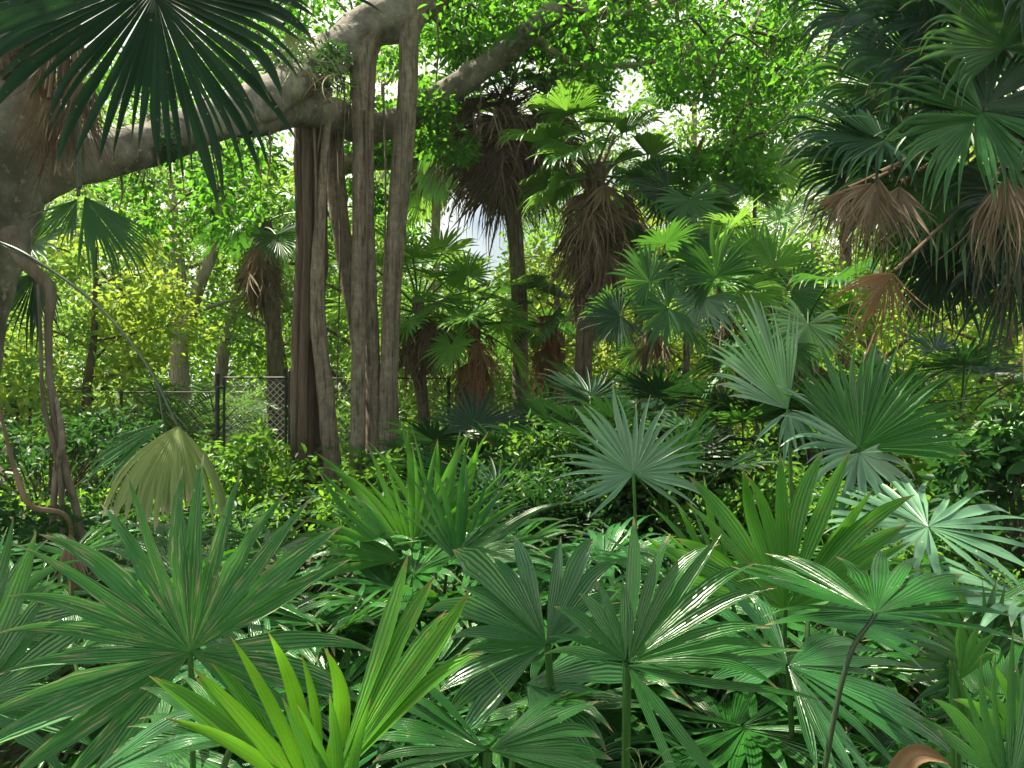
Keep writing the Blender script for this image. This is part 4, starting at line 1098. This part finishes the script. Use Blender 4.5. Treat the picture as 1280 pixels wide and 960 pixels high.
mb = MB(); leafcloud(mb, [p_, p_ + [.05, 0, .03], p_ + [-.05, 0, -.03]], .07, 40, .05, seed=8); mb.build("petals", M['orange'], t)

# red vine, left
t = thing("vine", "reddish bare vine looping down at the left edge", "vine", P(80, 645, 4.6) * [1, 1, 0])
o0 = P(80, 645, 4.6) * [1, 1, 0]
mb = MB(); tube(mb, [P(-25, 440, 4.5) - o0, P(0, 515, 4.5) - o0, P(18, 585, 4.5) - o0, P(38, 632, 4.5) - o0, P(82, 645, 4.6) - o0, P(92, 690, 4.7) - o0, [.05, .1, -.03]], [.008, .010, .012, .016, .014, .012, .014], 10, 10, lump=.16, rough=.5)
mb.build("stem", M['redvine'], t)

# ------------------------------------------------------------------ fence and gate
def bar(mb, a, b, r, ns=6):
    tube(mb, [a, (np.asarray(a) + b) / 2, b], [r, r, r], ns, 1)


def links(mb, x0, x1, y, z0, z1, sp=.062, r=.0022, y1=None):
    y1 = y if y1 is None else y1
    w, h = x1 - x0, z1 - z0
    yy = lambda x: y + (y1 - y) * (x - x0) / w
    k = np.arange(-h, w, sp * 1.41)
    for s in k:
        a, b = max(0, s), min(w, s + h)
        if b - a < .02: continue
        bar(mb, np.array([x0 + a, yy(x0 + a), z0 + a - s]), np.array([x0 + b, yy(x0 + b), z0 + b - s]), r, 3)
        bar(mb, np.array([x0 + a, yy(x0 + a) + .004, z1 - (a - s)]), np.array([x0 + b, yy(x0 + b) + .004, z1 - (b - s)]), r, 3)


d = 11.5
gx0, gx1 = P(280, 0, d)[0], P(357, 0, d)[0]
ztop = P(0, 472, d)[2]
g = thing("chain_link_gate", "black chain link gate standing left of the fluted fig root", "gate", (gx0, d, 0))
mb = MB()
z0 = .35
for x in (0, gx1 - gx0): bar(mb, np.array([x, 0, z0 - .02]), np.array([x, 0, ztop + .0]), .020)
for z in (z0, ztop): bar(mb, np.array([0, 0, z]), np.array([gx1 - gx0, 0, z]), .018)
mb.build("gate_frame", M['iron'], g)
mb = MB(); links(mb, .02, gx1 - gx0 - .02, 0, z0 + .02, ztop - .02, .07, .005); mb.build("chain_mesh", M['wire'], g)
mb = MB()
for z in (z0 + .15, ztop - .15): bar(mb, np.array([-.09, -.03, z]), np.array([.02, -.03, z]), .022)
mb.build("hinge", M['iron'], g)
f = thing("chain_link_fence", "black chain link fence running left from the gate", "fence", (gx0 - .1, d, 0))
xl = P(-60, 0, 12.6)[0] - gx0
zf = P(0, 490, 12)[2]
mb = MB(); bar(mb, np.array([0, 0, -.1]), np.array([0, 0, ztop + .06]), .035, 8); mb.build("post", M['iron'], f)
for fx in (.33, .66, 1.0):
    mb = MB(); bar(mb, np.array([xl * fx, fx * 1.0, -.1]), np.array([xl * fx, fx * 1.0, zf + .03]), .025, 8); mb.build("post", M['iron'], f)
mb = MB(); bar(mb, np.array([0, 0, zf]), np.array([xl, 1.0, zf]), .012); mb.build("rail", M['iron'], f)
mb = MB(); links(mb, xl, -.03, 1.0, .05, zf - .02, .08, .0025, 0); mb.build("chain_mesh", M['wire'], f)
f = thing("chain_link_fence", "black chain link fence right of the gate, behind the fig roots", "fence", (gx1 + .07, d, 0))
xr = 2.4
mb = MB(); bar(mb, np.array([0, 0, -.1]), np.array([0, 0, ztop + .1]), .035, 8); mb.build("post", M['iron'], f)
mb = MB(); bar(mb, np.array([xr, 0, -.1]), np.array([xr, 0, ztop + .03]), .025, 8); mb.build("post", M['iron'], f)
mb = MB(); bar(mb, np.array([0, 0, ztop - .01]), np.array([xr, 0, ztop - .01]), .012); mb.build("rail", M['iron'], f)
mb = MB(); links(mb, .03, xr, 0, .05, ztop - .02, .08, .0025); mb.build("chain_mesh", M['wire'], f)
a_, b_ = P(700, 540, 7.4), P(1330, 565, 6.6)
f = thing("rail_fence", "low black rail seen through the shrubs right of centre", "fence", (a_[0], a_[1], 0))
mb = MB(); bar(mb, np.array([0, 0, a_[2]]), np.array([b_[0] - a_[0], b_[1] - a_[1], b_[2]]), .017); mb.build("rail", M['iron'], f)
for fx in (0.02, .35, .68, .99):
    mb = MB(); q = (b_ - a_) * fx; bar(mb, np.array([q[0], q[1], -.1]), np.array([q[0], q[1], a_[2] + (b_[2] - a_[2]) * fx - .005]), .02); mb.build("post", M['iron'], f)


# ------------------------------------------------------------------ background trees
def tree(name, label, base, h, cw, mat, size, tr=.12, bark='palebark', nl=9, per=70, seed=0, c0=.35, fork=0, lean=(0, 0), clumps=5, cr=.65, group='trees beyond the fence'):
    rs2 = np.random.default_rng(seed + 555)
    base = np.asarray(base, float)
    t = thing(name, label, 'tree', base, group)
    top = np.array([lean[0], lean[1], h * .9])
    tk_ = MB()
    tp = [np.array([0, 0, -.15]), top * .3 + [rs2.normal(0, .15), 0, 0], top * .6 + [rs2.normal(0, .2), 0, 0], top]
    tube(tk_, tp, [tr * 1.4, tr, tr * .75, tr * .2], 10, 7, lump=.08, seed=seed)
    if fork:
        f2 = top * .35
        tube(tk_, [f2, f2 + [fork * .35, 0, h * .2], f2 + [fork, .2, h * .5]], [tr * .85, tr * .7, tr * .3], 9, 6)
    cen, pts = [], catmull(tp, 10)
    lm = MB()
    for i in range(nl):
        fz = c0 + (1 - c0) * (i + .5) / nl
        o = pts[min(int(fz * (len(pts) - 1)), len(pts) - 1)]
        a = i * 2.4 + rs2.normal(0, .3)
        ln = cw * (1.05 - .55 * max(0, fz - .5) * 2) * rs2.uniform(.75, 1.1)
        e = o + np.array([math.cos(a) * ln, math.sin(a) * ln, ln * rs2.uniform(.1, .6)])
        mid = (o + e) / 2 + [0, 0, rs2.normal(.05, .15)]
        tube(lm, [o, mid, e], [tr * .38, tr * .24, tr * .06], 6, 5)
        for _ in range(clumps):
            u = rs2.uniform(.4, 1.1)
            cen.append(o + (e - o) * u + rs2.normal(0, .38, 3) * cw * .35)
    tk_.build("trunk", M[bark], t); lm.build("limbs", M[bark], t)
    mb = MB(); leafcloud(mb, np.array(cen), rs2.uniform(.6, 1.25, len(cen)) * cr, per, size, seed=seed, up=.5, flat=.75, asp=.5, hollow=.1)
    mb.build("crown", M[mat], t)
    return t


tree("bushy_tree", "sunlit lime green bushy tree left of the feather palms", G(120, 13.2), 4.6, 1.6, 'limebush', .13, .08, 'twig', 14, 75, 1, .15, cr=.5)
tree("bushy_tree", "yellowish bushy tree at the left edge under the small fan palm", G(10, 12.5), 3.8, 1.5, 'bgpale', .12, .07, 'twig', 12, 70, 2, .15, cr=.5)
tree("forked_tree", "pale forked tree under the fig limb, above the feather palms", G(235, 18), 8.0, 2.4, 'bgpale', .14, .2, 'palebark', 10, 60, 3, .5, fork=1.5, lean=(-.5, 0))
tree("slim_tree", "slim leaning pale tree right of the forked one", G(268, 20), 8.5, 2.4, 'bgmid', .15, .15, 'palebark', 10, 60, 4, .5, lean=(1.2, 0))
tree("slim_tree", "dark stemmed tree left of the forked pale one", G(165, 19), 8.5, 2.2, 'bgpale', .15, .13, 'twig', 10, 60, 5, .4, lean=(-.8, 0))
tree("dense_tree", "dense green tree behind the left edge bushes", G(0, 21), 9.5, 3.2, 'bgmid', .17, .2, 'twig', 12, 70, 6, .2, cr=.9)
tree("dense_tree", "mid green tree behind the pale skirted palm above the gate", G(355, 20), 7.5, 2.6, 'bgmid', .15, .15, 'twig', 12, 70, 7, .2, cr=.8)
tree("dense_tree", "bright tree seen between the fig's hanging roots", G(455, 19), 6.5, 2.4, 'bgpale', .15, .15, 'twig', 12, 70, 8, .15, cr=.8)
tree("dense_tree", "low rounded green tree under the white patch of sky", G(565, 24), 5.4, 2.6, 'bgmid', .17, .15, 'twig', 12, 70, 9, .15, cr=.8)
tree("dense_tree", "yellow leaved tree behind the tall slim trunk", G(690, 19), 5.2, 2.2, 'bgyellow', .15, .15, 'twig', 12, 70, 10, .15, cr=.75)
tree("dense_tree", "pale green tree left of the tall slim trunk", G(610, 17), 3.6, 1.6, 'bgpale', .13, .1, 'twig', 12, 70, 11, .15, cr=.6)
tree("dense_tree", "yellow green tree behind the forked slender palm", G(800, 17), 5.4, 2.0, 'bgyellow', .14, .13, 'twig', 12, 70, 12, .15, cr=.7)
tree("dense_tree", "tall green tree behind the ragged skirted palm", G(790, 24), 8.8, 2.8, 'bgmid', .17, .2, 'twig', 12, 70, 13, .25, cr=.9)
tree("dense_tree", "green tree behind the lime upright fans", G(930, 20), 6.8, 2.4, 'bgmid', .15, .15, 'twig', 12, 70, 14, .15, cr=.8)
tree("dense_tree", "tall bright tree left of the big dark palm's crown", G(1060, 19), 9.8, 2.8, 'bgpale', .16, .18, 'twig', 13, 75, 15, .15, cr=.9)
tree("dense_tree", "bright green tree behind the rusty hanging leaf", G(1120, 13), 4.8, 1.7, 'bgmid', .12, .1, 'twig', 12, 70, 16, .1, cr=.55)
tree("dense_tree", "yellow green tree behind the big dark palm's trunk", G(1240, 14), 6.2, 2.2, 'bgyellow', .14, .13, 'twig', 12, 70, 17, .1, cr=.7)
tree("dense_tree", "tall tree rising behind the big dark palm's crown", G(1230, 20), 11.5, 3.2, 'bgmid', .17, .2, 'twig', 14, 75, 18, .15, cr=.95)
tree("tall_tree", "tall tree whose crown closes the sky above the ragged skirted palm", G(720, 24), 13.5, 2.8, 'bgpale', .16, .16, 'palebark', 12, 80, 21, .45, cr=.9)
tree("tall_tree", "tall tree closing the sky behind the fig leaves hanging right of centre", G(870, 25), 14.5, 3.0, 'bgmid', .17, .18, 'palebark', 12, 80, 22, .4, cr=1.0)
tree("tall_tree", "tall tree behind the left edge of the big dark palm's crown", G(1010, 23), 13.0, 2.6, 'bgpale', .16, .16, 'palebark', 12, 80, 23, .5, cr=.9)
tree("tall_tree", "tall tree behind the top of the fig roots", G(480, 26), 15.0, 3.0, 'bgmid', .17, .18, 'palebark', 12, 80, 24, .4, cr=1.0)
# far wood that reads as one mass
mb = MB(); cs = []
rs3 = np.random.default_rng(5)
for i in range(900):
    x = rs3.uniform(-34, 34); y = rs3.uniform(27, 38)
    hmax = 8.5 + 2.5 * math.sin(x * .35 + 1.0) + (4 if x < -6 else 0) + (2 if x > 13 else 0) + 1.5 * math.sin(x * .9) - 5.0 * math.exp(-((x + 1.5) / 3.5) ** 2) - 3 * math.exp(-((x - 10) / 3.0) ** 2)
    cs.append([x, y, rs3.uniform(0.2, 1.0) * max(hmax, 3.5)])
for i in range(800):
    cs.append([rs3.uniform(-34, 34), rs3.uniform(24, 37), rs3.uniform(.2, 5.0)])
leafcloud(mb, np.array(cs), rs3.uniform(.9, 1.7, len(cs)), 75, .24, seed=9, up=.5, flat=.8, asp=.5)
tag(mb.build("far_woods", M['bgmid']), "mass of far sunlit woodland closing the view", "woods", kind="stuff")

# undergrowth that nobody could count
mb = MB(); cs = []
for i in range(1500):
    y = 4.8 + 24 * rs3.random() ** 1.3; x = rs3.uniform(-.85, .85) * y
    cs.append([x, y, rs3.uniform(.05, .4) * (1 + max(0, y - 9) * .13)])
cs = np.array(cs)
near = cs[(cs[:, 1] < 8.2) & ((cs[:, 0] < -2.2) | (cs[:, 0] > -1.6))]; cs = cs[cs[:, 1] >= 7.4]  # near clumps get the dark leaf, so their shade is in the colour
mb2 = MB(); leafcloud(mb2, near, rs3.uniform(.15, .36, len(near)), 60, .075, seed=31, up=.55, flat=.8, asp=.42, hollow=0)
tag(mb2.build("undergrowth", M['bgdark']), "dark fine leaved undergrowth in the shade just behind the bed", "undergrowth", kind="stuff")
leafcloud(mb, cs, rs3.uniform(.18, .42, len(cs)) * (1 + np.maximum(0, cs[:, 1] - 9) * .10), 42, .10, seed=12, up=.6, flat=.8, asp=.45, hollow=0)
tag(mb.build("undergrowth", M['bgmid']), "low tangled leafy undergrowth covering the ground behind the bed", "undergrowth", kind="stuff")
mb = MB(); cs = []
for i in range(260):
    y = 1.2 + 5 * rs3.random(); x = rs3.uniform(-.85, .85) * y
    cs.append([x, y, rs3.uniform(.0, .12)])
leafcloud(mb, np.array(cs), .25, 16, .10, seed=13, up=.8, flat=.3, asp=.4, hollow=0)
tag(mb.build("leaf_litter", M['litter']), "brown fallen leaves on the dark soil under the fan leaves", "leaf litter", kind="stuff")

# thin bright air between the far trees
mb = MB()
X0, X1, Y0, Y1, Z0, Z1 = -950.0, 950.0, -250.0, 1550.0, -1.3, 17.5
v = [(x, y, z) for z in (Z0, Z1) for y in (Y0, Y1) for x in (X0, X1)]
mb.add(v, [[0, 2, 3, 1], [4, 5, 7, 6], [0, 1, 5, 4], [2, 6, 7, 3], [0, 4, 6, 2], [1, 3, 7, 5]])
hm = bpy.data.materials.new("haze"); hm.use_nodes = True
hn = hm.node_tree; hn.nodes.clear()
ho = hn.nodes.new("ShaderNodeOutputMaterial"); hv = hn.nodes.new("ShaderNodeVolumePrincipled")
hv.inputs["Color"].default_value = (.93, .97, .95, 1); hv.inputs["Density"].default_value = .0005; hv.inputs["Anisotropy"].default_value = .35
hn.links.new(hv.outputs[0], ho.inputs["Volume"])
hz = mb.build("haze", hm)
for p in hz.data.polygons: p.use_smooth = False
tag(hz, "thin pale haze in the air between the trees", "haze", kind="stuff")
